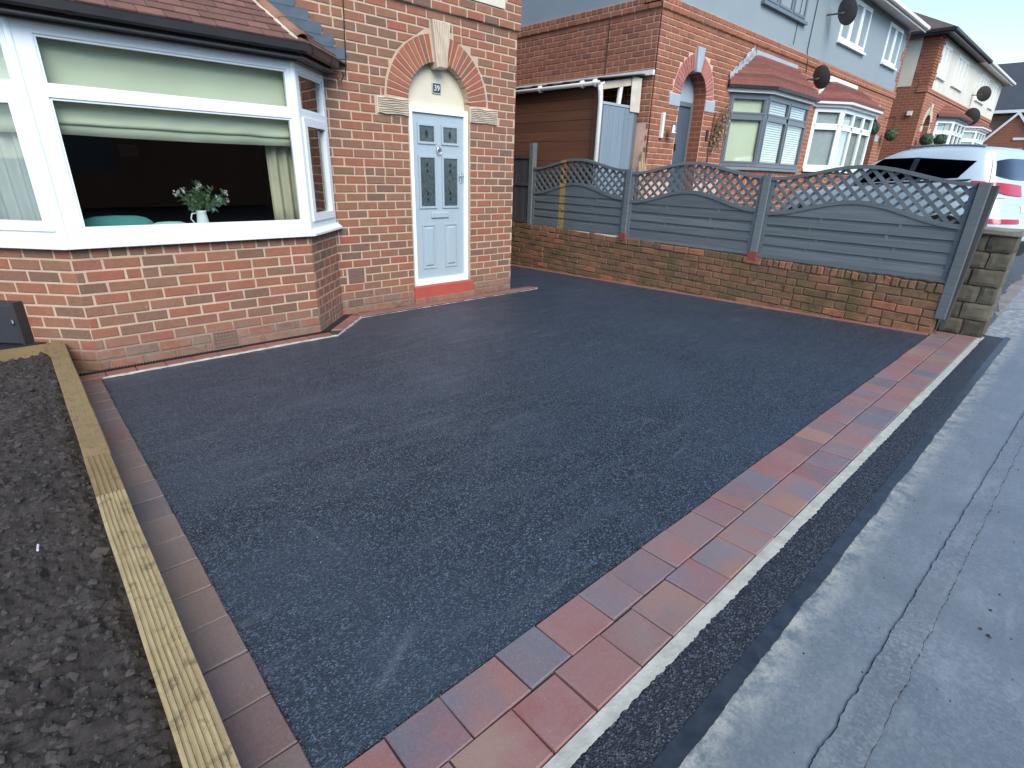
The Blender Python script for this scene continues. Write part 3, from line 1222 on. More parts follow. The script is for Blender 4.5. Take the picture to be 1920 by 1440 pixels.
# ---- timbers edging the soil bed
def timber(name, x0, x1, y0, y1, z0, z1, mat, grooves, label, group='timber boards edging the soil bed'):
    pr = []
    if grooves:
        n = grooves
        wdt = x1-x0
        for i in range(n):
            a = x0+wdt*(i+.0)/n
            b = x0+wdt*(i+1)/n
            gp = wdt/n*.22
            if i == 0:
                pr.append((a, z1-.002))
            else:
                pr += [(a+gp*.6, z1-.005), (a+gp, z1)]
            pr += [(b-gp, z1), (b-gp*.6, z1-.005)] if i < n-1 else [(b, z1-.002)]
    else:
        pr = [(x0, z1-.004), (x0+.005, z1), (x1-.005, z1), (x1, z1-.004)]
    pr += [(x1, z0), (x0, z0)]
    mb = MB()
    st = max(2, int((y1-y0)/.25))
    k = len(pr)
    rg_ = random.Random(int(y0*100))
    for j in range(st+1):
        yy = y0+(y1-y0)*j/st
        dx = .0015*rg_.uniform(-1, 1)
        for (a, z_) in pr:
            mb.v.append((a+dx, yy, z_+.001*math.sin(yy*3)))
    for j in range(st):
        for i in range(k):
            mb.f.append((j*k+i, j*k+(i+1) % k, (j+1)*k+(i+1) % k, (j+1)*k+i))
            mb.r.append(0)
    mb.f += [tuple(range(k)), tuple(range(st*k, st*k+k))[::-1]]
    mb.r += [0, 0]
    return mb.build(name, mat, label=label, cat='timber', group=group)

TZ = .25
timber('edging_timber', .010, .112, -5.05, -2.985, .05, TZ, 'sleeper_fresh', 7, 'grooved pale yellow deck board along soil bed, nearest and longest of the row')
timber('edging_timber', .012, .114, -2.980, -2.56, .05, TZ-.001, 'sleeper', 5, 'short weathered timber piece butted between the grooved board and the smooth one')
timber('edging_timber', .014, .120, -2.555, -.341, .05, TZ+.001, 'sleeper', 0, 'smooth knotty timber along soil bed reaching towards the bay window wall')
m = MB()
m.box((-.9, -.339, .05), (.098, -.300, TZ+.003))
m.build('edging_timber', 'sleeper', label='timber board on edge closing the soil bed in front of the bay wall', cat='timber', group='timber boards edging the soil bed')


# ================================================================== NEAR HOUSE
A45 = math.sqrt(.5)
HF = xz(0)
FR_FRONT = xz(-.49)
FR_RIGHT = Frame((2.085, -.49, 0), (1, 1, 0), (-1, 1, 0), (0, 0, 1))
FR_LEFT = Frame((-.2, 0, 0), (1, -1, 0), (1, 1, 0), (0, 0, 1))
SIDE = .49/A45
house = thing('brick_house', (3.9, 0, 0), 'red brick house with white bay window, arched porch doorway and number 39', 'house')

AC, AZ, RI, RO = 3.955, 2.262, .42, .685       # door arch centre, springing, inner and outer radius
DL, DR_, DB = 3.535, 4.375, .23
ZS = ZREF+CH*36                                 # underside of the projecting string course
m = MB()
RC = .004
arc = [(AC+RI*math.cos(t), AZ+RI*math.sin(t)) for t in [math.pi-math.pi*i/24 for i in range(25)]]
outer = [(2.5, -.2), (DL, -.2), (DL, AZ)]+arc[1:-1]+[(DR_, AZ), (DR_, -.2), (5.117, -.2), (5.117, ZS+.02), (-2.5, ZS+.02), (-2.5, 2.40), (2.5, 2.40)]
m.add([HF.p(a, b, RC) for a, b in outer], [tuple(range(len(outer)))])
ring = [(DL, -.2), (DL, AZ)]+arc[1:-1]+[(DR_, AZ), (DR_, -.2)]
vs = [HF.p(a, b, RC) for a, b in ring]+[HF.p(a, b, .15) for a, b in ring]
n = len(ring)
m.add(vs, [(i, i+1, n+i+1, n+i) for i in range(n-1)])
UF = xz(-.03)
m.add([UF.p(a, b, RC) for a, b in ((-2.5, ZS+.006), (5.147, ZS+.006), (5.147, 5.2), (-2.5, 5.2))], [(0, 1, 2, 3)])
m.add([UF.p(-2.5, ZS+.006, RC), UF.p(5.147, ZS+.006, RC), UF.p(5.147, ZS+.006, .05), UF.p(-2.5, ZS+.006, .05)], [(0, 1, 2, 3)])
for fr, a, b in ((FR_FRONT, .29, 2.085), (FR_RIGHT, 0, SIDE), (FR_LEFT, 0, SIDE)):
    m.add([fr.p(a, -.2, RC), fr.p(b, -.2, RC), fr.p(b, .968, RC), fr.p(a, .968, RC)], [(0, 1, 2, 3)])
wall = m.build('wall', 'mortar', house)
m = MB().box((5.0, .02, -.2), (5.114, 8, 5.2))
m.box((-8, .16, 2.62), (5.0, .3, 5.2))
m.build('side_wall', 'far_brick_y', house)

# brickwork
pc = Pieces('brick', 'brick', proud=.0015, depth=.03, ch=.0035, jit=.0018, variants=7)
holes = [RectHole(DL, DR_, -1, AZ), RectHole(3.14, 4.812, 2.107, 2.107+2*CH), ArchHole(AC, AZ, RO+.012),
         RectHole(3.845, 4.085, 2.9, 3.066), RectHole(2.662, 2.868, .36, .535), RectHole(2.635, 2.83, .10, .186),
         RectHole(DL-.02, DR_+.05, -.1, DB)]
courses(pc, HF, 2.545, 5.117, -.03, ZS, holes, phase=.117)
courses(pc, HF, 1.2, 2.545, 2.45, ZS, [], phase=.117)
ren = RectHole(-3, 4.876, 3.333, 6)
courses(pc, UF, .9, 5.147, ZS, 4.1, [ren], phase=.06)
bh = [RectHole(1.11, 1.318, .045, .19)]
courses(pc, FR_FRONT, .29, 2.085, -.03, ZREF+CH*10, bh, phase=.114)
courses(pc, FR_FRONT, .29, 2.085, ZREF+CH*10, .966, [], phase=.05, pitch=.118)
courses(pc, FR_RIGHT, .004, SIDE-.006, -.03, .966, [], phase=.03, pitch=.16, odd=.2)
courses(pc, FR_LEFT, .0, SIDE-.004, -.03, .966, [], phase=.09)
pc.finish(wall, 300)

# arch ring, keystone, impost stones
vp = Pieces('voussoir', 'voussoir', proud=.002, depth=.105, ch=.003, jit=.001)
for side in (1, -1):
    n = 12
    a0, a1 = R(3), R(79.5)
    for i in range(n):
        t0, t1 = a0+(a1-a0)*i/n, a0+(a1-a0)*(i+1)/n
        e0, e1 = .0075/RI, .0075/RO
        pts = [(RI, t0+e0), (RO, t0+e1), (RO, t1-e1), (RI, t1-e0)]
        po = [(AC+side*r_*math.cos(t), AZ+r_*math.sin(t)) for r_, t in pts]
        if side < 0:
            po = po[::-1]
        vp.add(HF, po)
vp.finish(wall)

def stone_grooved(name, fr, poly, proud, depth, mat, parent, grooves, vertical, seed):
    o = plate(fr, poly, proud, depth, .006).build(name, mat, parent)
    rg_ = random.Random(seed)
    us = [q[0] for q in poly]
    vs_ = [q[1] for q in poly]
    u0, u1, v0, v1 = min(us), max(us), min(vs_), max(vs_)
    mb = MB()
    for i in range(grooves):
        t = (i+.5)/grooves
        n_ = 12
        line = []
        for k in range(n_+1):
            s_ = k/n_
            wv = .004*math.sin(s_*9+i*1.3+seed)+rg_.uniform(-.002, .002)
            if vertical:
                ctr = (u0+u1)/2
                half = (u1-u0)/2*(.50+.45*s_)
                line.append((ctr+(t-.5)*2*half+wv, v0+.012+(v1-v0-.024)*s_))
            else:
                line.append((u0+.01+(u1-u0-.02)*s_, v0+(v1-v0)*t+wv))
        for k in range(n_):
            a, b = line[k], line[k+1]
            dd = (-(b[1]-a[1]), b[0]-a[0])
            L = math.hypot(*dd)
            h = .0065
            dx, dy = dd[0]/L*h, dd[1]/L*h
            mb.hexa([fr.p(a[0]-dx, a[1]-dy, -proud+.001), fr.p(b[0]-dx, b[1]-dy, -proud+.001), fr.p(b[0]+dx, b[1]+dy, -proud+.001), fr.p(a[0]+dx, a[1]+dy, -proud+.001)],
                    [fr.p(a[0]-dx*.5, a[1]-dy*.5, -proud-.013), fr.p(b[0]-dx*.5, b[1]-dy*.5, -proud-.013), fr.p(b[0]+dx*.5, b[1]+dy*.5, -proud-.013), fr.p(a[0]+dx*.5, a[1]+dy*.5, -proud-.013)])
    mb.build('tooled_rib', mat, o, kind='stuff')
    return o

stone_grooved('keystone', HF, [(3.898, 2.62), (4.022, 2.62), (4.085, 3.066), (3.845, 3.066)], .045, .1, 'stone_cream', house, 7, True, 1)
stone_grooved('impost_stone', HF, [(3.147, 2.112), (DL-.003, 2.112), (DL-.003, 2.277), (3.147, 2.277)], .012, .1, 'stone_cream', house, 8, False, 2)
stone_grooved('impost_stone', HF, [(DR_+.003, 2.112), (4.806, 2.112), (4.806, 2.277), (DR_+.003, 2.277)], .012, .1, 'stone_cream', house, 8, False, 3)
# rendered tympanum with the number plate
tp = [(DL-.01, AZ-.04), (DR_+.01, AZ-.04), (DR_+.01, AZ)]+[(AC+(RI+.01)*math.cos(t), AZ+(RI+.01)*math.sin(t)) for t in [math.pi*i/24 for i in range(1, 24)]]+[(DL-.01, AZ)]
m = MB()
n = len(tp)
m.add([HF.p(a, b, .10) for a, b in tp]+[HF.p(a, b, .13) for a, b in tp], [tuple(range(n)), tuple(range(2*n-1, n-1, -1))]+[(i, (i+1) % n, n+(i+1) % n, n+i) for i in range(n)])
m.build('arch_infill', 'render_cream', house)
TF = xz(.10)
pl = plate(TF, [(3.915, 2.385), (4.03, 2.385), (4.03, 2.49), (3.915, 2.49)], .012, .001, .003).build('number_plate', 'plate_slate', house)

def text_mesh(body, size, fr, u, v, d, mat, parent, name='numeral', sx=1, extr=.002):
    cu = bpy.data.curves.new(name, 'FONT')
    cu.body = body
    cu.size = size
    cu.extrude = extr
    cu.align_x = 'CENTER'
    cu.align_y = 'CENTER'
    to = bpy.data.objects.new('tmp_text', cu)
    COL.objects.link(to)
    bpy.context.view_layer.update()
    me = bpy.data.meshes.new_from_object(to)
    COL.objects.unlink(to)
    bpy.data.objects.remove(to)
    for q in me.vertices:
        p = fr.p(u+q.co.x*sx, v+q.co.y, d-q.co.z)
        q.co = p
    me.materials.clear()
    me.materials.append(MAT[mat])
    me.name = name
    o = bpy.data.objects.new(name, me)
    COL.objects.link(o)
    par(o, parent)
    return o

text_mesh('3', .082, TF, 3.953, 2.437, -.014, 'number_white', pl, sx=.95)
text_mesh('9', .082, TF, 3.993, 2.437, -.014, 'number_white', pl, sx=.95)
bars(MB(), TF, 3.915, 4.03, 2.385, 2.49, .004, .0145, -.011).build('plate_border', 'number_white', pl)

# render panel above the string course
m = MB()
m.add([UF.p(-2.5, 3.34, -.012), UF.p(4.87, 3.34, -.012), UF.p(4.87, 5.2, -.012), UF.p(-2.5, 5.2, -.012), UF.p(-2.5, 3.34, .02), UF.p(4.87, 3.34, .02), UF.p(4.87, 5.2, .02), UF.p(-2.5, 5.2, .02)],
      [(0, 1, 2, 3), (0, 4, 5, 1), (1, 5, 6, 2)])
m.build('render_panel', 'render_cream', house)
# step
plate(HF, [(DL-.025, -.05), (DR_+.055, -.05), (DR_+.05, DB-.004), (DL-.02, DB-.004)], .022, .1, .008).build('doorstep', 'step_red', house)
pcs = Pieces('step_brick', 'brick', proud=.03, depth=.02, ch=.006, jit=.003)
x_ = DL-.03
while x_ < DR_+.04:
    pcs.rect(HF, x_+.004, min(x_+.16, DR_+.06), -.02, .085)
    x_ += .165
pcs.finish(wall)

# door set
DF = xz(.03)
fr_o = bars(MB(), DF, DL-.002, DR_+.002, DB, AZ-.03, .062, 0, .07, wb=.075).build('door_frame', 'upvc', house)
L0, L1, B0, B1 = DL+.062, DR_-.062, DB+.075, AZ-.095
LF = xz(.055)
door = slab(LF, L0, L1, B0, B1, 0, .044).build('door', 'door_blue', house, label='pale blue-grey front door with four leaded panes')
W, Hh = L1-L0, B1-B0
uu = lambda t: L0+W*t
vv = lambda t: B1-Hh*t
def moulding(u0, u1, v0, v1, w_=.024, pr=.014):
    return bars(MB(), LF, u0, u1, v0, v1, w_, pr, .001)
for (a, b) in ((.135, .405), (.595, .865)):
    moulding(uu(a)-.028, uu(b)+.028, vv(.155)-.028, vv(.07)+.028).build('glazing_bead', 'door_blue', door)
    slab(LF, uu(a)-.006, uu(b)+.006, vv(.155)-.006, vv(.07)+.006, .003, .001).build('leaded_pane', 'door_glass', door)
    moulding(uu(a)-.028, uu(b)+.028, vv(.535)-.028, vv(.25)+.028).build('glazing_bead', 'door_blue', door)
    slab(LF, uu(a)-.006, uu(b)+.006, vv(.535)-.006, vv(.25)+.006, .003, .001).build('leaded_pane', 'door_glass', door)
    md = MB()
    cu_ = (uu(a)+uu(b))/2
    for vv_ in (.29, .325, .46, .495):
        c_ = vv(vv_)
        md.hexa([LF.p(cu_-.018, c_, -.004), LF.p(cu_, c_-.026, -.004), LF.p(cu_+.018, c_, -.004), LF.p(cu_, c_+.026, -.004)],
                [LF.p(cu_-.018, c_, -.006), LF.p(cu_, c_-.026, -.006), LF.p(cu_+.018, c_, -.006), LF.p(cu_, c_+.026, -.006)])
    c_ = vv(.112)
    md.hexa([LF.p(cu_-.02, c_, -.004), LF.p(cu_, c_-.05, -.004), LF.p(cu_+.02, c_, -.004), LF.p(cu_, c_+.05, -.004)],
            [LF.p(cu_-.02, c_, -.006), LF.p(cu_, c_-.05, -.006), LF.p(cu_+.02, c_, -.006), LF.p(cu_, c_+.05, -.006)])
    md.build('glass_motif', 'car_black', door)
    ml = MB()
    pts = []
    for k in range(15):
        t = k/14
        pts.append(LF.p(cu_+.035*math.sin(t*6.3), vv(.34+.11*t), -.005))
    ml.tube(pts, .003, 5)
    ml.build('lead_line', 'plate_slate', door)
    # raised lower panels
    u0, u1, v0, v1 = uu(a), uu(b), vv(.935), vv(.65)
    plate(LF, [(u0+.035, v0+.035), (u1-.035, v0+.035), (u1-.035, v1-.035), (u0+.035, v1-.035)], .016, .001, .014).build('door_panel', 'door_blue', door)
    bars(MB(), LF, u0, u1, v0, v1, .016, .010, .001).build('panel_moulding', 'door_blue', door)
m = plate(LF, [(uu(.32), vv(.612)), (uu(.68), vv(.612)), (uu(.68), vv(.575)), (uu(.32), vv(.575))], .02, .001, .008)
m.build('letterbox', 'door_blue', door)
m = MB()
m.lathe((0, 0, 0), [(.005, 0), (.028, .004), (.03, .01), (.018, .02), (.004, .024)], 16)
kn = MB()
for v in m.v:
    pass
kn.add([LF.p(uu(.5)+v[0], vv(.195)+v[1], -v[2]) for v in m.v], m.f)
pts = [LF.p(uu(.5)+.03*math.sin(t), vv(.208)-.03*math.cos(t)*1.1, -.022) for t in [2*math.pi*i/20 for i in range(21)]]
kn.tube(pts, .006, 8)
kn.build('knocker', 'chrome', door, smooth=True)
m = plate(LF, [(uu(.935), vv(.395)), (uu(.975), vv(.395)), (uu(.975), vv(.325)), (uu(.935), vv(.325))], .012, .001, .004)
m.tube([LF.p(uu(.955), vv(.352), -.01), LF.p(uu(.955), vv(.352), -.05), LF.p(uu(.88), vv(.356), -.055)], .011, 8)
m.build('handle', 'chrome', door)

# vents
def airbrick(fr, u0, u1, v0, v1, nx, ny, mat, louvre=False):
    o = bars(MB(), fr, u0, u1, v0, v1, .012, .004, .012)
    o = slab(fr, u0, u1, v0, v1, -.014, .02, o).build('air_vent', mat, house)
    mb = MB()
    if louvre:
        for j in range(ny):
            c_ = v0+.015+(v1-v0-.03)*(j+.5)/ny
            mb.hexa([fr.p(u0+.012, c_-.006, -.004), fr.p(u1-.012, c_-.006, -.004), fr.p(u1-.012, c_-.001, -.004), fr.p(u0+.012, c_-.001, -.004)],
                    [fr.p(u0+.012, c_+.003, .013), fr.p(u1-.012, c_+.003, .013), fr.p(u1-.012, c_+.008, .013), fr.p(u0+.012, c_+.008, .013)])
        mb.build('louvre', mat, o, kind='stuff')
    else:
        for i in range(1, nx):
            c_ = u0+.01+(u1-u0-.02)*i/nx
            slab(fr, c_-.0065, c_+.0065, v0+.01, v1-.01, .002, .013, mb)
        for j in range(1, ny):
            c_ = v0+.01+(v1-v0-.02)*j/ny
            slab(fr, u0+.01, u1-.01, c_-.006, c_+.006, .001, .0125, mb)
        mb.build('vent_grid', mat, o, kind='stuff')

airbrick(HF, 2.672, 2.858, .367, .528, 0, 8, 'clay_vent', True)
airbrick(HF, 2.645, 2.822, .108, .178, 6, 3, 'clay_vent')
airbrick(FR_FRONT, 1.118, 1.31, .05, .184, 6, 4, 'clay_vent')

# ---- bay window
bw = MB()
bw.sweep([(-.2, 0), (.29, -.49), (2.085, -.49), (2.565, -.01)], [(-.055, 1.030), (.012, 1.030), (.012, 1.098), (-.055, 1.098)])
bw.sweep([(-.2, 0), (.29, -.49), (2.085, -.49), (2.565, -.01)], [(-.055, 2.322), (.012, 2.322), (.012, 2.385), (-.055, 2.385)])
def post(mb, fr, u0, u1, v0, v1, pr=.012, dp=.055):
    slab(fr, u0, u1, v0, v1, pr, dp, mb)
# corner posts: two flat faces and a rounded cover strip between
for (cx_, cy_, fa, ua, fb, ub) in ((.29, -.49, FR_LEFT, (SIDE-.055, SIDE-.012), FR_FRONT, (.302, .405)), (2.085, -.49, FR_FRONT, (2.03, 2.073), FR_RIGHT, (.012, .085))):
    post(bw, fa, ua[0], ua[1], 1.098, 2.322)
    post(bw, fb, ub[0], ub[1], 1.098, 2.322)
    bw.tube([(cx_, cy_+.006, 1.03), (cx_, cy_+.006, 2.385)], .026, 10)
post(bw, FR_RIGHT, SIDE-.07, SIDE-.012, 1.098, 2.322)
post(bw, FR_LEFT, .01, .07, 1.098, 2.322)
slab(FR_FRONT, .405, 2.03, 1.955, 2.025, .012, .055, bw)
slab(FR_RIGHT, .085, SIDE-.07, 1.965, 2.03, .012, .055, bw)
slab(FR_LEFT, .07, SIDE-.055, 1.965, 2.03, .012, .055, bw)
win = bw.build('bay_window', 'upvc', house)
m = MB().sweep([(-.22, .02), (.29, -.49), (2.085, -.49), (2.592, .017)], [(-.08, .966), (.058, .966), (.062, .970), (.062, .988), (.055, .994), (.018, 1.022), (.012, 1.031), (-.08, 1.031)])
m.build('cill', 'upvc', win)
# beads and casements
bars(MB(), FR_FRONT, .405, 2.03, 2.025, 2.322, .016, .002, .03).build('glazing_bead', 'upvc', win)
bars(MB(), FR_FRONT, .405, 2.03, 1.098, 1.955, .016, .002, .03).build('glazing_bead', 'upvc', win)
for fr, a, b in ((FR_RIGHT, .085, SIDE-.07), (FR_LEFT, .07, SIDE-.055)):
    bars(MB(), fr, a, b, 2.03, 2.322, .016, .002, .03).build('glazing_bead', 'upvc', win)
    bars(MB(), fr, a-.012, b+.012, 1.09, 1.972, .066, .028, .03).build('casement', 'upvc', win)
slab(FR_FRONT, .42, 2.016, 2.04, 2.308, -.018, .022).build('pane', 'glass', win)
slab(FR_FRONT, .42, 2.016, 1.112, 1.942, -.018, .022).build('pane', 'glass', win)
for fr, a, b in ((FR_RIGHT, .085, SIDE-.07), (FR_LEFT, .07, SIDE-.055)):
    slab(fr, a+.014, b-.014, 2.044, 2.308, -.018, .022).build('pane', 'glass', win)
    slab(fr, a+.05, b-.05, 1.152, 1.91, -.012, .016).build('pane', 'glass', win)

# ---- bay roof
EAV = [(-.265, .0), (.226, -.645), (2.15, -.645), (2.795, 0)]
EAV[0] = (-.419, 0)
m = MB().sweep(BAY, [(-.04, 2.385), (.06, 2.385), (.06, 2.395), (.145, 2.40), (.145, 2.41), (-.04, 2.41)])
m.build('soffit', 'black_plastic', house)
m = MB().sweep(BAY, [(.085, 2.395), (.10, 2.395), (.10, 2.52), (.085, 2.52)])
m.build('fascia', 'black_plastic', house)
gp = [(.102, 2.508), (.106, 2.455), (.118, 2.440), (.162, 2.436), (.178, 2.452), (.184, 2.508), (.180, 2.508), (.173, 2.456), (.160, 2.442), (.120, 2.446), (.111, 2.458), (.106, 2.508)]
gut = MB().sweep([(-.28, .08), (.29, -.49), (2.085, -.49), (2.560, -.015)], gp).build('gutter', 'black_plastic', house)
for (fr, u_) in ((FR_FRONT, .62), (FR_FRONT, 1.75), (FR_FRONT, 2.105), (FR_RIGHT, .06), (FR_RIGHT, .5)):
    mb = MB()
    pr = [(q[0]+.004 if q[0] > .14 else q[0], q[1]-(.004 if q[1] < 2.45 else 0)) for q in gp[:6]]
    a, b = u_-.03, u_+.03
    for t in (a, b):
        pass
    ring0 = [fr.p(a, z_, -o_) for o_, z_ in pr]
    ring1 = [fr.p(b, z_, -o_) for o_, z_ in pr]
    mb.add(ring0+ring1, [(i, i+1, 7+i-1, 6+i) for i in range(5)])
    mb.build('gutter_clip', 'black_plastic', gut)
mb = MB()
mb.tube([(2.74, -.10, 2.43), (2.76, -.07, 2.40), (2.74, -.05, 2.35), (2.70, -.05, 2.37)], .006, 6)
mb.build('loose_cable_loop', 'cable', gut)

SL = .75
ap = math.atan(SL)
ca, sa = math.cos(ap), math.sin(ap)
ZE = 2.522
RF = Frame((0, -.645, ZE), (1, 0, 0), (0, sa, -ca), (0, ca, sa))            # front slope
RR = Frame((2.15, -.645, ZE), (1, 1, 0), (-A45*sa, A45*sa, -ca), (-A45*ca, A45*ca, sa))
RL = Frame((-.419, 0, ZE), (.645, -.645, 0), (A45*sa, A45*sa, -ca), (A45*ca, A45*ca, sa))
VT = .645/ca
hs = .4142*ca           # hip drift in u per unit v along the slope
roof = MB()
roof.add([RF.p(.226, 0, .012), RF.p(2.15, 0, .012), RF.p(2.15-hs*VT, VT, .012), RF.p(.226+hs*VT, VT, .012)], [(0, 1, 2, 3)])
LR = .645/A45
roof.add([RR.p(0, 0, .012), RR.p(LR, 0, .012), RR.p(LR-VT*ca, VT, .012), RR.p(hs*VT, VT, .012)], [(0, 1, 2, 3)])
roof.add([RL.p(0, 0, .012), RL.p(LR, 0, .012), RL.p(LR-hs*VT, VT, .012), RL.p(VT*ca, VT, .012)], [(0, 1, 2, 3)])
rf = roof.build('roof', 'roof_tile', house)
tp_ = Pieces('roof_tile', 'roof_tile', proud=.008, depth=.006, ch=.002, jit=.0015)
def tiles(fr, lo0, lo1, clips, vt, gauge=.092, tw=.166):
    k = 0
    v = -.035
    while v < vt-.01:
        u = lo0-.4+(k % 2)*tw/2
        while u < lo1+.3:
            po = [(u+.0015, v), (u+tw-.0015, v), (u+tw-.0015, min(v+gauge+.035, vt)), (u+.0015, min(v+gauge+.035, vt))]
            for (a, b, c_) in clips:
                if len(po) > 2:
                    po = clip(po, a, b, c_)
            if len(po) > 2:
                uu_ = [q[0] for q in po]
                if max(uu_)-min(uu_) > .02:
                    tp_.add(fr, po, d=-.006, tilt=-.10)
            u += tw
        v += gauge
        k += 1
tiles(RF, .226, 2.15, [(1, hs, 2.15-.01), (-1, hs, -.226-.01)], VT)
tiles(RR, 0, LR, [(-1, hs, -.01), (1, ca, LR)], VT)
tp_.finish(rf)
# hip tiles
m_h = Vector((-.414, 1, SL)).normalized()
h0 = Vector((2.15, -.645, ZE+.012))
for i in range(4):
    a = h0+m_h*(.02+i*.235)
    b = h0+m_h*(.02+(i+1)*.235+.03)
    mb = MB()
    up = Vector((0, 0, 1))
    sdv = m_h.cross(up).normalized()
    upv = sdv.cross(m_h).normalized()
    r0, r1 = .074, .066
    rings = []
    for (p, rr_) in ((a, r0), (b, r1)):
        rings.append([p+sdv*(rr_*math.cos(t))+upv*(rr_*.80*math.sin(t)-.018) for t in [math.pi*k/10 for k in range(11)]])
        rings.append([p+sdv*((rr_-.013)*math.cos(t))+upv*((rr_-.013)*.80*math.sin(t)-.018) for t in [math.pi*k/10 for k in range(11)]])
    vs = rings[0]+rings[1]+rings[2]+rings[3]
    fs = []
    for k in range(10):
        fs += [(k, k+1, 23+k, 22+k), (11+k, 33+k, 34+k, 12+k), (k, 11+k, 12+k, k+1), (22+k, 23+k, 34+k, 33+k)]
    mb.add(vs, fs)
    mb.build('hip_tile', 'hip_clay', rf, smooth=True)
mb = MB()
pts = []
for i in range(30):
    p = h0+m_h*(i*.03)-sdv*(.071+random.uniform(-.004, .004))+upv*(-.012)
    pts.append(p)
mb.tube(pts, [.012+random.uniform(-.003, .004) for _ in pts], 6)
mb.build('hip_mortar', 'stone_cream', rf)
# stepped lead flashing up the wall
fl = MB()
nst = 8
for i in range(nst):
    z0 = ZREF+CH*29+.03+CH*i
    u_ = 2.795-(z0-ZE)/SL/1.0*.98*1.0
    u1 = 2.795-((z0-ZE)/(SL*ca/ca))+.115
    fl.hexa([HF.p(u1-.42, z0-.02, -.006), HF.p(u1-.02, z0-.02, -.010), HF.p(u1+.012, z0+.03, -.008), HF.p(u1-.012, z0+CH-.012, -.006), HF.p(u1-.42, z0+CH-.012, -.006)],
            [HF.p(u1-.42, z0-.02, .001), HF.p(u1-.02, z0-.02, .001), HF.p(u1+.012, z0+.03, .001), HF.p(u1-.012, z0+CH-.012, .001), HF.p(u1-.42, z0+CH-.012, .001)])
fl.build('flashing', 'lead', rf)
MB().tube([HF.p(2.858, 4.2, -.04), HF.p(2.851, ZS+.05, -.04), HF.p(2.850, ZS-.02, -.012), HF.p(2.836, 2.75, -.010), HF.p(2.826, 2.50, -.012), HF.p(2.80, 2.42, -.03)], .0055, 6).build('wall_cable', 'cable', house)

# ---- houses across the street, behind the viewpoint (they show only as reflections; added to block the low sky in the panes)
for k, x_ in enumerate((-14, 0, 14)):
    hz = thing('brick_house', (x_, -24, 0), ('left', 'middle', 'right')[k]+' unseen house added across the street for the window reflections', 'house', 'unseen houses added across the street')
    MB().box((x_-7, -32, -.3), (x_+6.99, -24, 5.4)).build('wall', 'far_brick_x', hz)
    MB().add([(x_-7, -23.6, 5.4), (x_+6.99, -23.6, 5.4), (x_+6.99, -28, 8), (x_-7, -28, 8), (x_+6.99, -32.4, 5.4), (x_-7, -32.4, 5.4)], [(0, 1, 2, 3), (1, 4, 2), (4, 5, 3, 2), (5, 0, 3)]).build('roof', 'roof_brown', hz)
    for wx in (-4, 1.5):
        MB().box((x_+wx, -24.02, 1), (x_+wx+2.4, -23.97, 2.3)).build('window', 'upvc_grey', hz)
        MB().box((x_+wx, -24.02, 3.6), (x_+wx+2.2, -23.97, 4.8)).build('window', 'upvc_grey', hz)

# ---- room behind the bay
m = MB()
rx0, rx1, ry1, rz0, rz1 = -1.2, 3.1, 3.6, .12, 2.45
m.add([(rx0, .16, rz0), (rx1, .16, rz0), (rx1, ry1, rz0), (rx0, ry1, rz0), (rx0, .16, rz1), (rx1, .16, rz1), (rx1, ry1, rz1), (rx0, ry1, rz1)],
      [(0, 1, 2, 3), (7, 6, 5, 4), (1, 5, 6, 2), (2, 6, 7, 3), (3, 7, 4, 0)])
m.sweep([(rx0, .162), (-.14, .162), (.33, -.40), (2.045, -.40), (2.5, .162), (rx1, .162)], [(0, .12), (0, 1.028), (-.1, 1.028), (-.1, .12)], closed_prof=False, caps=False)
m.add([(-.2, .16, 2.41), (.3, -.48, 2.41), (2.08, -.48, 2.41), (2.57, .16, 2.41)], [(0, 1, 2, 3)])
m.build('room_interior', 'interior', kind='structure')
m = MB().sweep([(-.15, .02), (.31, -.44), (2.065, -.44), (2.52, .02)], [(0, 1.030), (0, 1.05), (-.2, 1.05), (-.2, 1.030)])
m.build('window_board', 'upvc', win)

def cloth(name, fr, u0, u1, v0, v1, d, amp, waves, mat, label, cat, group=None, wr=0, n=60, rows=8, sag=0, parent=None):
    mb = MB()
    for j in range(rows+1):
        t = j/rows
        for i in range(n+1):
            s_ = i/n
            w_ = amp*math.sin(s_*waves*6.283+.4*math.sin(t*3))+wr*noise.noise(Vector((s_*7, t*5, d*9)))
            mb.v.append(tuple(fr.p(u0+(u1-u0)*s_, v0+(v1-v0)*t-sag*math.sin(s_*3.14)*(1-t), d+w_)))
    for j in range(rows):
        for i in range(n):
            a = j*(n+1)+i
            mb.f.append((a, a+1, a+n+2, a+n+1))
            mb.r.append(0)
    o = mb.build(name, mat, parent, smooth=True, label=label, cat=cat, group=group)
    md = o.modifiers.new('solid', 'SOLIDIFY')
    md.thickness = .003
    return o

rb = cloth('roman_blind', FR_FRONT, .36, 2.06, 1.735, 2.40, .11, .0, 1, 'blind', 'pale cream roman blind half lowered behind the large front bay pane', 'blind', wr=.012, sag=.008)
cloth('lower_fold', FR_FRONT, .37, 2.05, 1.80, 1.99, .095, .0, 1, 'blind', None, None, wr=.01, parent=rb)
cloth('roman_blind', FR_LEFT, .02, SIDE-.05, 1.735, 2.40, .10, .0, 1, 'blind', 'cream blind behind the left angled bay sash', 'blind', wr=.008)
cloth('net_curtain', FR_LEFT, .0, SIDE-.06, 1.06, 1.80, .16, .018, 6, 'net', 'grey net curtain hanging in the left angled sash', 'curtain')
cloth('curtain', xz(-.30), 1.86, 2.24, 1.055, 2.36, .03, .022, 4, 'curtain', 'striped beige curtain gathered at right end of the bay', 'curtain')

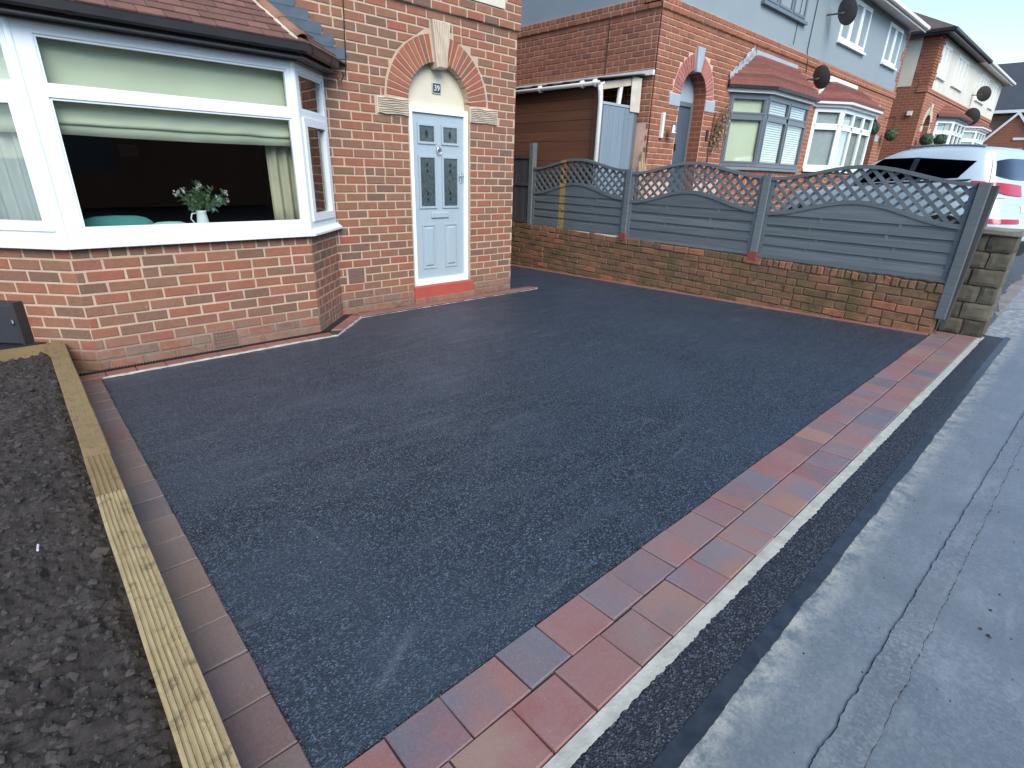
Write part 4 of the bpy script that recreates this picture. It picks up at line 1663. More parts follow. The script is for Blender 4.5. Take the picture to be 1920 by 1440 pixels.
def cushion(c, sx_, sy_, sz_, rot, mat, label):
    mb = MB()
    nu, nv = 14, 20
    for j in range(nu+1):
        ph = -math.pi/2+math.pi*j/nu
        for i in range(nv):
            th = 2*math.pi*i/nv
            def sp(v, e):
                return math.copysign(abs(v)**e, v)
            x_ = sx_*sp(math.cos(ph), .7)*sp(math.cos(th), .55)
            y_ = sy_*sp(math.sin(ph), 1)
            z_ = sz_*sp(math.cos(ph), .7)*sp(math.sin(th), .55)
            p = Matrix.Rotation(rot, 3, 'X') @ Vector((x_, y_, z_))
            mb.v.append((c[0]+p.x, c[1]+p.y, c[2]+p.z))
    for j in range(nu):
        for i in range(nv):
            mb.f.append((j*nv+i, j*nv+(i+1) % nv, (j+1)*nv+(i+1) % nv, (j+1)*nv+i))
            mb.r.append(0)
    mb.build('cushion', mat, smooth=True, label=label, cat='cushion')

cushion((.66, -.12, .97), .27, .08, .2, .25, 'cushion_teal', 'dark teal cushion just inside left end of the bay window')
cushion((1.02, -.15, .97), .16, .06, .14, .2, 'cushion_mint', 'pale mint cushion beside the teal one inside the bay')
sf = thing('sofa', (.8, .35, .12), 'dark sofa below the bay window inside the room', 'sofa')
MB().box((.1, .1, .12), (1.9, .8, .55)).build('sofa_seat', 'room_furniture', sf)
MB().box((.1, .02, .12), (1.9, .14, .86)).build('sofa_back', 'room_furniture', sf)
MB().box((1.32, 3.56, 1.62), (1.53, 3.595, 1.77)).build('wall_picture', 'paper', label='small pale picture hanging on the dark far wall of the room', cat='picture')

# jug of flowers on the window board
jx, jy, jz = 1.245, -.30, 1.05
jug = thing('flower_jug', (jx, jy, jz), 'white enamel jug on the bay window ledge', 'jug')
MB().lathe((jx, jy, jz), [(.046, 0), (.05, .005), (.047, .05), (.040, .10), (.036, .135), (.041, .15), (.038, .15), (.033, .13)], 24).build('jug_body', 'ceramic', jug, smooth=True)
MB().tube([(jx-.038, jy, jz+.13), (jx-.075, jy-.01, jz+.125), (jx-.088, jy-.01, jz+.085), (jx-.062, jy, jz+.045), (jx-.046, jy, jz+.035)], .006, 8).build('jug_handle', 'ceramic', jug, smooth=True)
fl_ = thing('flower_bunch', (jx, jy, jz+.12), 'bunch of white flowers and green leaves standing in the jug', 'flowers')
rg = random.Random(12)
stem = MB()
lf = MB()
lb = MB()
pt = MB()
def leafq(mb, p, d, L, w_):
    d = d.normalized()
    s_ = d.cross(Vector((0, .6, .8))).normalized()*w_
    mb.add([p, p+d*L*.45+s_, p+d*L, p+d*L*.45-s_], [(0, 1, 2, 3)], rg.random())
for i in range(26):
    th = rg.uniform(-1, 1)
    tip = Vector((jx+.02+th*.19+.02, jy+rg.uniform(-.07, .07), jz+.15+rg.uniform(.07, .26)*(1-abs(th)*.45)))
    base = Vector((jx+rg.uniform(-.02, .02), jy+rg.uniform(-.02, .02), jz+.12))
    mid = (base+tip)/2+Vector((0, 0, .02))
    stem.tube([base, mid, tip], .002, 4)
    for k in range(14):
        t = rg.uniform(.3, 1)
        p = base.lerp(tip, t)
        d = Vector((rg.uniform(-1, 1), rg.uniform(-.7, .7), rg.uniform(-.5, .9)))
        leafq(lb if i in (13, 14, 15) else lf, p, d, rg.uniform(.035, .065), rg.uniform(.008, .015))
    if i % 3 == 0:
        for k in range(9):
            p = tip+Vector((rg.uniform(-.018, .018), rg.uniform(-.015, .015), rg.uniform(-.015, .02)))
            for q in range(4):
                leafq(pt, p, Vector((rg.uniform(-1, 1), rg.uniform(-1, .5), rg.uniform(-1, 1))), .014, .006)
stem.build('stem', 'leaf', fl_, kind='stuff')
lf.build('foliage', 'leaf', fl_, rnd=True, kind='stuff')
lb.build('blue_foliage', 'leaf_blue', fl_, rnd=True, kind='stuff')
pt.build('blossom', 'petal', fl_, rnd=True, kind='stuff')

# ---- meter box against the bay's left return
mbx = thing('meter_box', (-.05, -.13, .15), 'dark grey plastic meter box against the left side of the bay', 'meter box')
plate(FR_LEFT, [(-.10, .24), (.215, .24), (.215, .565), (-.10, .565)], .10, .001, .02).build('cover', 'meter_box', mbx)
MB().box((-.30, -.22, .14), (.02, -.03, .245)).build('base', 'black_plastic', mbx)
MB().tube([FR_LEFT.p(.19, .44, -.10), FR_LEFT.p(.205, .42, -.112), FR_LEFT.p(.19, .40, -.10)], .006, 6).build('latch', 'chrome', mbx)


# ================================================================== BOUNDARY WALL AND FENCE
WF = Frame((6.88, 0, 0), (0, -1, -.015), (1, 0, 0), (0, 0, 1))
bwall = thing('boundary_wall', (6.98, -1.2, 0), 'low weathered mossy brick wall carrying the grey fence', 'wall')
WT = .705
m = MB()
m.hexa([WF.p(-8, -.4, .008), WF.p(4.62, -.4, .008), WF.p(4.62, WT-.012, .008), WF.p(-8, WT-.012, .008)],
       [WF.p(-8, -.4, .215), WF.p(4.62, -.4, .215), WF.p(4.62, WT-.012, .215), WF.p(-8, WT-.012, .215)])
wb = m.build('wall_core', 'mortar_old', bwall)
ob = Pieces('brick', 'brick_old', proud=.004, depth=.06, ch=.007, jit=.005, variants=9)
courses(ob, WF, -2.6, 4.615, -.06, WT-.09, [], zref=WT-.09-CH*10, phase=.1, joint=.009, wob=.003, odd=.12)
rg = random.Random(4)
u_ = -2.6
while u_ < 4.6:
    wd = rg.uniform(.068, .082) if u_ > 2.55 else (rg.uniform(.2, .235) if rg.random() < .6 else .11)
    e = min(u_+wd, 4.615)
    ob.add(WF, [(u_+.004, WT-.085), (e-.004, WT-.085+rg.uniform(-.003, .003)), (e-.004-rg.uniform(0, .006), WT+rg.uniform(-.012, .006)), (u_+.004+rg.uniform(0, .006), WT+rg.uniform(-.012, .006))], proud=.006+rg.uniform(-.006, .008), depth=.2)
    u_ = e
ob.finish(wb, 300)

FX = yz(6.90)
fence = thing('garden_fence', (6.93, -1.6, .7), 'grey painted fence of three wave-topped panels with diagonal lattice above woven slats', 'fence')
POSTS = [-1.47, .58, 2.60, 4.64]
def wave(s_):
    return .5-.5*math.cos(2*math.pi*s_)
for pi, (a, b, dz) in enumerate(((POSTS[0], POSTS[1], .05), (POSTS[1], POSTS[2], .018), (POSTS[2], POSTS[3], 0))):
    u0, u1 = a+.05, b-.05
    zb = .672+dz
    low = lambda u_: 1.225+dz+.175*wave((u_-u0)/(u1-u0))
    top = lambda u_: 1.612+dz+.145*wave((u_-u0)/(u1-u0))
    fm = 'fence_paint_sun_strip' if pi == 0 else 'fence_paint'
    m = MB()
    slab(FX, u0, u0+.04, zb, top(u0), .006, .04, m)
    slab(FX, u1-.04, u1, zb, top(u1), .006, .04, m)
    slab(FX, u0+.04, u1-.04, zb, zb+.04, .004, .038, m)
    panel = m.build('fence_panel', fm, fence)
    for nm_, fn, th, pr, dp in (('arched_rail', low, .042, .012, .04), ('top_rail', top, .036, .020, .048)):
        m = MB()
        n = 36
        for i in range(n):
            p, q = u0+.0+(u1-u0)*i/n, u0+(u1-u0)*(i+1)/n
            ring0 = [FX.p(p, fn(p)-th, -pr), FX.p(p, fn(p), -pr), FX.p(p, fn(p), dp), FX.p(p, fn(p)-th, dp)]
            ring1 = [FX.p(q, fn(q)-th, -pr), FX.p(q, fn(q), -pr), FX.p(q, fn(q), dp), FX.p(q, fn(q)-th, dp)]
            m.add(ring0+ring1, [(0, 1, 5, 4), (1, 2, 6, 5), (2, 3, 7, 6), (3, 0, 4, 7)]+([(0, 3, 2, 1)] if i == 0 else [])+([(4, 5, 6, 7)] if i == n-1 else []))
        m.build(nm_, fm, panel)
    # woven slats: proud boards, recessed boards between, short battens showing in the recesses
    rows = 4
    zs0 = zb+.04
    zs1 = low(u0)-.035
    pitch = (zs1-zs0)/rows
    for r_ in range(rows+1):
        c0 = zs0+pitch*r_
        if r_ < rows:
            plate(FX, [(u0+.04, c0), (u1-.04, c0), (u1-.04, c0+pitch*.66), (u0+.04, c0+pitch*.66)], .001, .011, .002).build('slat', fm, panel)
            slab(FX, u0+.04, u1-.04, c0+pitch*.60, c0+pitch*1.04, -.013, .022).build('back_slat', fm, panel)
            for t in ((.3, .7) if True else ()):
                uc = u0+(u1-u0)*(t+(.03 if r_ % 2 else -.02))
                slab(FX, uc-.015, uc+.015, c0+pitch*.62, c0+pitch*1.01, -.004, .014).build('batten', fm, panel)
        else:
            m = MB()
            n = 30
            for i in range(n):
                p, q = u0+.04+(u1-u0-.08)*i/n, u0+.04+(u1-u0-.08)*(i+1)/n
                m.hexa([FX.p(p, c0, .001), FX.p(q, c0, .001), FX.p(q, max(c0+.004, low(q)-.03), .001), FX.p(p, max(c0+.004, low(p)-.03), .001)],
                       [FX.p(p, c0, .012), FX.p(q, c0, .012), FX.p(q, max(c0+.004, low(q)-.03), .012), FX.p(p, max(c0+.004, low(p)-.03), .012)])
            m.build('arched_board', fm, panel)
    # lattice
    for lay, (sg, dd) in enumerate(((-1, .004), (1, .014))):
        sp = .132
        k = -20
        while k < 60:
            uc = u0+k*sp*.98
            k += 1
            # line u = uc + t, v = v0 + sg*t
            v0 = 1.225+dz
            ins = []
            for i in range(400):
                t = -1.0+2.0*i/399
                u_, v_ = uc+t, v0+sg*t*.95
                if u0+.03 < u_ < u1-.03 and low(u_)-.02 < v_ < top(u_)-.02:
                    ins.append(t)
            if len(ins) < 4:
                continue
            # keep the longest run
            t0, t1 = ins[0], ins[-1]
            w_ = .024 if lay == 0 else .020
            p0, p1 = (uc+t0, v0+sg*t0*.95), (uc+t1, v0+sg*t1*.95)
            d = Vector((p1[0]-p0[0], p1[1]-p0[1])).normalized()
            nn = Vector((-d.y, d.x))*(w_/1)
            po = [(p0[0]-nn.x*.75, p0[1]-nn.y*.75), (p1[0]-nn.x*.75, p1[1]-nn.y*.75), (p1[0]+nn.x*.75, p1[1]+nn.y*.75), (p0[0]+nn.x*.75, p0[1]+nn.y*.75)]
            m = MB().hexa([FX.p(q[0], q[1], dd) for q in po], [FX.p(q[0], q[1], dd+.009) for q in po])
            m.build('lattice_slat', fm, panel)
for i, u_ in enumerate(POSTS):
    ztop = (2.045, 1.66, 1.64, 1.615)[i]
    zb = (.70, .69, .66, .30)[i]
    m = MB()
    x0, x1 = 6.868, 6.968
    hw = .047
    yc = -u_
    pr = [(x0+.006, yc-hw), (x1-.006, yc-hw), (x1, yc-hw+.006), (x1, yc+hw-.006), (x1-.006, yc+hw), (x0+.006, yc+hw), (x0, yc+hw-.006), (x0, yc-hw+.006)]
    lean = -.012 if i == 3 else 0
    m.hexa([(p[0], p[1], zb) for p in pr], [(p[0]+lean, p[1]+lean*.5, ztop) for p in pr])
    po = m.build('post', 'fence_paint', fence)
    if i == 3:
        # dark wide gravel-board style end post beside the pillar
        MB().hexa([(6.90, -4.70, .20), (7.02, -4.70, .20), (7.02, -4.665, .20), (6.90, -4.665, .20)], [(6.90, -4.745, 1.59), (7.02, -4.745, 1.59), (7.02, -4.69, 1.59), (6.90, -4.69, 1.59)]).build('end_board', 'fence_dark', fence)
    if i in (1, 2):
        m = MB()
        m.hexa([(6.862, yc-.054, zb-.03), (6.975, yc-.054, zb-.03), (6.975, yc+.054, zb-.03), (6.862, yc+.054, zb-.03)],
               [(6.862, yc-.05, zb+.075), (6.975, yc-.05, zb+.075), (6.975, yc+.05, zb+.075), (6.862, yc+.05, zb+.075)])
        m.build('post_shoe', 'post_shoe', po)
m = slab(FX, POSTS[0]+.5, POSTS[1]-.06, .690, .712, -.002, .02)
m.build('packing_strip', 'white_paint', fence)

# taller dark fence carrying on past the house corner
df = thing('close_board_fence', (6.93, 2.4, .7), 'taller dark close-boarded fence panel glimpsed beyond the house corner', 'fence')
for i in range(18):
    a = -1.53-.105*i
    slab(FX, a-.104, a, .72, 1.84, .004+.006*(i % 2), .018).build('board', 'fence_dark', df)
for z_ in (1.80, 1.36, .74):
    slab(FX, -3.45, -1.53, z_, z_+.055, .026, -.011).build('rail', 'fence_dark', df)

# ---- rough stone gate pillar
pil = thing('gate_pillar', (7.3, -4.82, .15), 'rough sandstone block gate pillar with flat cap at the street end of the fence', 'pillar')
def rough_block(name, a, b, mat, parent, amp, seed, nsub=5):
    mb = MB()
    x0, y0, z0 = a
    x1, y1, z1 = b
    faces = [((x0, y1, z0), (x0, y0, z0), (x0, y0, z1), (x0, y1, z1)), ((x0, y0, z0), (x1, y0, z0), (x1, y0, z1), (x0, y0, z1)), ((x1, y0, z0), (x1, y1, z0), (x1, y1, z1), (x1, y0, z1)),
             ((x1, y1, z0), (x0, y1, z0), (x0, y1, z1), (x1, y1, z1)), ((x0, y0, z1), (x1, y0, z1), (x1, y1, z1), (x0, y1, z1)), ((x0, y1, z0), (x1, y1, z0), (x1, y0, z0), (x0, y0, z0))]
    ctr = Vector(((x0+x1)/2, (y0+y1)/2, (z0+z1)/2))
    for f_ in faces:
        P_ = [Vector(q) for q in f_]
        base = len(mb.v)
        for j in range(nsub+1):
            for i in range(nsub+1):
                s_, t = i/nsub, j/nsub
                p = (P_[0]*(1-s_)+P_[1]*s_)*(1-t)+(P_[3]*(1-s_)+P_[2]*s_)*t
                dv = Vector((noise.noise(p*9+Vector((seed, 0, 0))), noise.noise(p*9+Vector((0, seed, 5))), noise.noise(p*9+Vector((3, 0, seed)))))
                dv += .5*Vector((noise.noise(p*26+Vector((seed, 0, 0))), noise.noise(p*26), noise.noise(p*26+Vector((0, 2, seed)))))
                ed = max(abs(s_-.5), abs(t-.5))*2
                q = p+dv*amp+(ctr-p).normalized()*(.007 if ed > .95 else 0)
                mb.v.append(tuple(q))
        for j in range(nsub):
            for i in range(nsub):
                k = base+j*(nsub+1)+i
                mb.f.append((k, k+1, k+nsub+2, k+nsub+1))
                mb.r.append(0)
    o = mb.build(name, mat, parent)
    return o

zc = .135
hts = [.165, .17, .175, .17, .165, .16]
splits = [.5, .35, .62, .30, .55, .42]
for i, (h, sp_) in enumerate(zip(hts, splits)):
    ys_ = -4.635-(.355*sp_)
    jx = random.uniform(-.008, .008)
    rough_block('stone_block', (7.10+jx, ys_+.004, zc+.004), (7.47, -4.63, zc+h-.004), 'sandstone', pil, .009, i*3.1)
    rough_block('stone_block', (7.10-jx, -4.995, zc+.004), (7.47, ys_-.004, zc+h-.004), 'sandstone', pil, .009, i*3.1+1.7)
    zc += h
rough_block('cap_stone', (7.075, -5.02, zc+.003), (7.49, -4.605, zc+.058), 'sandstone_cap', pil, .008, 44)
MB().box((7.13, -4.97, .1), (7.45, -4.65, zc)).build('core', 'mortar_old', pil)

# ================================================================== NEIGHBOURS' GROUND
m = MB()
xs = [7.1, 9, 11, 13, 15, 18, 21, 24, 30, 40]
for x_ in xs:
    zf_ = .135+rise(x_)
    zh = max(.72, zf_+.05) if x_ < 21.5 else zf_+.2
    for y_, z_ in ((-4.98, zf_), (-4.6, zf_+.02), (0, zh), (8, zh)):
        m.v.append((x_, y_, z_))
for i in range(len(xs)-1):
    for j in range(3):
        a = i*4+j
        m.f.append((a, a+4, a+5, a+1))
        m.r.append(0)
ndrive = m.build('neighbour_driveway', 'tarmac_nb', kind='structure')
nb_ = Pieces('edging_block', 'kerb_buff', proud=.004, depth=.04, ch=.004)
x_ = 7.52
while x_ < 13:
    sl_ = .045
    fr_ = Frame((x_, -4.98, .135+rise(x_)), (1, 0, sl_), (sl_, 0, -1), (0, 1, .02))
    nb_.rect(fr_, .003, .197, .0, .17)
    nb_.rect(fr_, .003, .197, .175, .35)
    x_ += .2
nb_.finish(ndrive)

# ================================================================== LEAN-TO BESIDE THE NEIGHBOUR
lt = thing('lean_to', (7.5, .3, .7), 'lean-to passage with brown boarded side and grey plank door against the neighbour house', 'lean-to')
LX = yz(7.06)
z_ = .72
k = 0
while z_ < 2.74:
    plate(LX, [(-5, z_), (-.32, z_), (-.32, z_+.148), (-5, z_+.148)], .002*(k % 2), .02, .004).build('board', 'timber_brown', lt)
    z_ += .15
    k += 1
MB().box((7.03, .20, .7), (7.10, .31, 2.80)).build('corner_post', 'timber_brown', lt)
LD = xz(.20)
door2 = slab(LD, 7.12, 7.93, .75, 2.575, 0, .03).build('door', 'door_grey' if 'door_grey' in MAT else 'render_grey', lt)
for i in range(6):
    a = 7.125+.134*i
    plate(LD, [(a, .76), (a+.130, .76), (a+.130, 2.565), (a, 2.565)], .010, -.001, .003).build('plank', 'door_grey', door2)
MB().box((7.935, .20, .75), (8.02, .26, 2.55)).build('jamb', 'upvc_grey', lt)
slab(LD, 7.10, 7.80, 2.58, 2.615, .012, .05).build('lintel', 'stone_grey', lt)
m = MB()
m.hexa([LD.p(7.02, 2.76, -.01), LD.p(7.78, 2.90, -.01), LD.p(7.78, 3.0, -.01), LD.p(7.02, 2.86, -.01)], [LD.p(7.02, 2.76, .03), LD.p(7.78, 2.90, .03), LD.p(7.78, 3.0, .03), LD.p(7.02, 2.86, .03)])
m.build('rafter', 'stone_cream', lt)
m = MB()
m.hexa([LD.p(7.47, 2.61, -.004), LD.p(7.54, 2.61, -.004), LD.p(7.57, 2.87, -.004), LD.p(7.49, 2.86, -.004)], [LD.p(7.47, 2.61, .03), LD.p(7.54, 2.61, .03), LD.p(7.57, 2.87, .03), LD.p(7.49, 2.86, .03)])
m.build('stud', 'white_paint', lt)
m = MB()
n = 30
for i in range(n+1):
    a = 7.77+.25*i/n
    d = .012*math.sin(i/n*6.283*4)
    m.v += [tuple(LD.p(a, 2.53, -.03+d)), tuple(LD.p(a-.02, 3.02, -.03+d))]
for i in range(n):
    m.f.append((2*i, 2*i+2, 2*i+3, 2*i+1))
    m.r.append(0)
o = m.build('corrugated_sheet', 'corrugated', lt)
o.modifiers.new('s', 'SOLIDIFY').thickness = .004
m = MB()
n = 50
for j, (X_, Z_) in enumerate(((8.04, 3.085), (6.96, 2.90))):
    for i in range(n+1):
        m.v.append((X_, .10+4.4*i/n, Z_+.012*math.sin(i*1.6)))
for i in range(n):
    m.f.append((i, i+1, n+2+i, n+1+i))
    m.r.append(0)
o = m.build('roof_sheet', 'slate_dark', lt)
o.modifiers.new('s', 'SOLIDIFY').thickness = .006
MB().box((7.985, -.03, 3.055), (8.038, 4.5, 3.125)).build('fascia', 'white_paint', lt)
m = MB()
prf = [(.06*math.cos(t), .045*math.sin(t)) for t in [math.pi+math.pi*i/8 for i in range(9)]]
pf = [(6.955+a, 2.86+b) for a, b in prf]
for (y_) in (.12, 4.5):
    m.v += [(a, y_, b) for a, b in pf]
m.f += [(i, i+1, 10+i, 9+i) for i in range(8)]
m.r += [0]*8
o = m.build('gutter', 'white_paint', lt, smooth=True)
o.modifiers.new('s', 'SOLIDIFY').thickness = .005
for y_ in (.25, .5, 1.4, 2.2):
    MB().tube([(6.955, y_-.02, 2.845), (6.955, y_+.02, 2.845)], .055, 12).build('gutter_clip', 'white_paint', o)
MB().tube([(6.955, .16, 2.83), (6.955, .14, 2.72), (6.985, .15, 2.60), (6.985, .15, .72)], .036, 12).build('downpipe', 'white_paint', lt, smooth=True)
for i, (xx, hh, tt) in enumerate(((7.97, 1.2, .04), (8.03, 1.3, .03), (7.9, 1.05, .05))):
    MB().hexa([(xx, -.12-.03*i, .75), (xx+.06, -.12-.03*i, .75), (xx+.06, -.08-.03*i, .75), (xx, -.08-.03*i, .75)], [(xx+tt, .02, .75+hh), (xx+.06+tt, .02, .75+hh), (xx+.06+tt, .05, .75+hh), (xx+tt, .05, .75+hh)]).build('plank', 'timber_pale', label=('tallest' if i == 1 else 'middle' if i == 0 else 'shortest')+' old plank leaning at the neighbour house corner beside the grey door', cat='plank', group='planks leaning at the corner')

# ================================================================== NEIGHBOUR HOUSES
def arc_pts(c, z_, r_, n=20):
    return [(c+r_*math.cos(t), z_+r_*math.sin(t)) for t in [math.pi-math.pi*i/n for i in range(n+1)]]

def front_with_arch(hs_, x0, x1, z0, z1, c, zs, ri, half, rec, d=0):
    f = xz(0)
    a = arc_pts(c, zs, ri)
    out = [(x0, z0), (c-half, z0), (c-half, zs)]+a[1:-1]+[(c+half, zs), (c+half, z0), (x1, z0), (x1, z1), (x0, z1)]
    mb = MB().add([f.p(p, q, d) for p, q in out], [tuple(range(len(out)))])
    ring = [(c-half, z0), (c-half, zs)]+a[1:-1]+[(c+half, zs), (c+half, z0)]
    n = len(ring)
    rv = MB().add([f.p(p, q, d+.001) for p, q in ring]+[f.p(p, q, rec) for p, q in ring], [(i, i+1, n+i+1, n+i) for i in range(n-1)])
    rv.build('reveal', 'far_brick_y', hs_)
    return mb

def arch_bits(hs_, wall_, c, zs, ri, ro, half, mats, keytop, proud=.008, nv=11, rec=.25):
    f = xz(0)
    pcv = Pieces('voussoir', mats[0], proud=.003, depth=.2, ch=.004)
    for side in (1, -1):
        for i in range(nv):
            t0, t1 = R(2)+R(78)*i/nv, R(2)+R(78)*(i+1)/nv
            e0, e1 = .008/ri, .008/ro
            po = [(c+side*r_*math.cos(t), zs+r_*math.sin(t)) for r_, t in ((ri, t0+e0), (ro, t0+e1), (ro, t1-e1), (ri, t1-e0))]
            pcv.add(f, po if side > 0 else po[::-1])
    pcv.finish(wall_)
    plate(f, [(c-.07, zs+ri-.03), (c+.07, zs+ri-.03), (c+.12, keytop), (c-.12, keytop)], .04, .2, .008).build('keystone', mats[1], hs_)
    for s_ in (-1, 1):
        a, b = c+s_*(half+.004), c+s_*(half+.33)
        plate(f, [(min(a, b), zs-.17), (max(a, b), zs-.17), (max(a, b), zs+.005), (min(a, b), zs+.005)], .014, .2, .006).build('impost_stone', mats[1], hs_)
    ti = [(c-half, zs-.03), (c+half, zs-.03), (c+half, zs)]+arc_pts(c, zs, ri)[1:-1][::-1]+[(c-half, zs)]
    n = len(ti)
    MB().add([f.p(a, b, rec) for a, b in ti]+[f.p(a, b, rec+.03) for a, b in ti], [tuple(range(n)), tuple(range(2*n-1, n-1, -1))]).build('arch_infill', mats[1], hs_)

def bay(hs_, x0, x1, s_, p, zf, zs, zh, fmat, roofz, side_units, front_units, blindmat, gut_mat, fas_mat):
    path = [(x0, 0), (x0+s_, -p), (x1-s_, -p), (x1, 0)]
    MB().sweep([(x0-.0, .05), (x0+s_, -p), (x1-s_, -p), (x1, .05)], [(-.03, zf), (0, zf), (0, zs-.05), (-.03, zs-.05)]).build('bay_wall', 'far_brick_x', hs_)
    wm = MB()
    wm.sweep(path, [(-.06, zs-.05), (.06, zs-.05), (.05, zs), (-.06, zs+.01)])
    wm.sweep(path, [(-.05, zs+.01), (.01, zs+.01), (.01, zs+.075), (-.05, zs+.075)])
    wm.sweep(path, [(-.05, zh-.07), (.01, zh-.07), (.01, zh), (-.05, zh)])
    L = math.hypot(s_, p)
    fl_ = Frame((x0, 0, 0), (s_, -p, 0), (p, s_, 0), (0, 0, 1))
    fr_ = Frame((x1-s_, -p, 0), (s_, p, 0), (-p, s_, 0), (0, 0, 1))
    ff_ = xz(-p)
    zt = zs+(zh-zs)*.70
    panes = []
    for f, a, b, nu in ((fl_, 0, L, side_units), (ff_, x0+s_, x1-s_, front_units), (fr_, 0, L, side_units)):
        for i in range(nu+1):
            c = a+(b-a)*i/nu
            w_ = .085 if i in (0, nu) else .04
            slab(f, max(a, c-w_), min(b, c+w_), zs+.075, zh-.07, .010, .05, wm)
        slab(f, a+.05, b-.05, zt-.035, zt+.035, .010, .05, wm)
        for i in range(nu):
            panes.append((f, a+(b-a)*i/nu+.06, a+(b-a)*(i+1)/nu-.06))
    wo = wm.build('bay_window', fmat, hs_)
    for f, a, b in panes:
        for (c, d) in ((zs+.075, zt-.035), (zt+.035, zh-.07)):
            bars(MB(), f, a-.03, b+.03, c, d, .03, .02, .02).build('casement', fmat, wo)
            slab(f, a, b, c+.02, d-.02, -.012, .018).build('pane', 'glass', wo)
        bm_ = blindmat if not (blindmat == 'blind' and f is ff_) else 'blind_slat'
        o_ = slab(f, a-.03, b+.03, zs+.08, zh-.08, -.06, .07)
        if bm_ == 'blind_slat':
            o_ = MB()
            for q in range(26):
                zq_ = zs+.09+(zh-zs-.18)*q/26
                o_.hexa([f.p(a-.03, zq_, .042), f.p(b+.03, zq_, .042), f.p(b+.03, zq_+.003, .042), f.p(a-.03, zq_+.003, .042)], [f.p(a-.03, zq_+.030, .062), f.p(b+.03, zq_+.030, .062), f.p(b+.03, zq_+.034, .062), f.p(a-.03, zq_+.034, .062)])
        o_.build('blind', bm_, wo)
    pth = [(x0-.08*s_/p, .08), (x0+s_, -p), (x1-s_, -p), (x1+.08*s_/p, .08)]
    MB().sweep(pth, [(-.05, zh), (.09, zh), (.09, zh+.13), (-.05, zh+.13)]).build('fascia', fas_mat, hs_)
    MB().sweep(pth, [(.09, zh+.12), (.10, zh+.06), (.17, zh+.06), (.18, zh+.13)], closed_prof=False).build('gutter', gut_mat, hs_)
    # tiled roof, course by course
    rm = MB()
    nrow = 9
    z0 = zh+.13
    for k in range(nrow):
        o0, o1 = .15-(p+.15)*k/nrow, .15-(p+.15)*(k+1)/nrow
        za, zb_ = z0+(roofz-z0)*k/nrow, z0+(roofz-z0)*(k+1)/nrow
        rm.sweep(pth, [(o0+.03, za-.02), (o0+.03, za+.045), (o1, zb_+.004), (o1, zb_-.03)], r=random.random())
    ro = rm.build('roof', 'roof_tile_red', hs_, rnd=True)
    lp = MB()  # dark strips standing in for the shadow gaps under each course
    for k in range(1, nrow):
        o0 = .15-(p+.15)*k/nrow
        za = z0+(roofz-z0)*k/nrow
        lp.sweep(pth, [(o0+.034, za-.022), (o0+.034, za+.004), (o0+.01, za+.004), (o0+.01, za-.022)])
    lp.build('tile_shadow_strip', 'roof_brown', ro, kind='stuff')
    return wo, ro

def window(hs_, fr, u0, u1, v0, v1, units, fmat='upvc', depth=.0, cill=True, blind='blind_slat'):
    wm = bars(MB(), fr, u0, u1, v0, v1, .055, .012, .06)
    for i in range(1, units):
        c = u0+(u1-u0)*i/units
        slab(fr, c-.045, c+.045, v0+.055, v1-.055, .012, .05, wm)
    o_ = wm.build('window', fmat, hs_)
    for i in range(units):
        a, b = u0+(u1-u0)*i/units+.05, u0+(u1-u0)*(i+1)/units-.05
        bars(MB(), fr, a-.01, b+.01, v0+.05, v1-.05, .04, .022, .02).build('casement', fmat, o_)
        slab(fr, a, b, v0+.06, v1-.06, -.008, .014).build('pane', 'glass', o_)
    slab(fr, u0+.03, u1-.03, v0+.03, v1-.03, -.035, .045).build('blind', blind, o_)
    if cill:
        slab(fr, u0-.05, u1+.05, v0-.05, v0, .07, 0).build('cill', fmat, o_)
    return o_

def dish(loc, r_, az, el, label, wall_y, mat='dish_grey'):
    d = thing('satellite_dish', loc, label, 'satellite dish', 'satellite dishes on the house fronts')
    c = Vector(loc)
    n = Vector((math.sin(az)*math.cos(el), -math.cos(az)*math.cos(el), math.sin(el)))
    u = n.cross(Vector((0, 0, 1))).normalized()
    v = u.cross(n)
    mb = MB()
    rings, seg = 6, 24
    for s_ in (0, 1):
        for j in range(rings+1):
            t = j/rings
            for i in range(seg):
                a = 6.2832*i/seg
                p = c+u*(r_*.92*t*math.cos(a))+v*(r_*t*math.sin(a))+n*(r_*.26*t*t-.012*s_)
                mb.v.append(tuple(p))
        b0 = s_*(rings+1)*seg
        for j in range(rings):
            for i in range(seg):
                mb.f.append((b0+j*seg+i, b0+j*seg+(i+1) % seg, b0+(j+1)*seg+(i+1) % seg, b0+(j+1)*seg+i))
                mb.r.append(0)
    me = mb
    o_ = me.build('reflector', mat, d, smooth=True)
    base = Vector((c.x, wall_y, c.z))
    MB().tube([c-n*.01, c-n*.09, Vector((c.x-n.x*.1, wall_y-.03, c.z-.02)), Vector((c.x-n.x*.1, wall_y, c.z-.02))], .018, 8).build('bracket', 'dish_grey', d)
    MB().tube([c-v*r_*.8+n*.02, c+n*r_*.95-v*r_*.35], .011, 6).build('feed_arm', 'dish_grey', d)
    p = c+n*r_*.95-v*r_*.32
    MB().tube([p, p-n*.07], [.03, .022], 10).build('receiver', 'dish_grey', d)

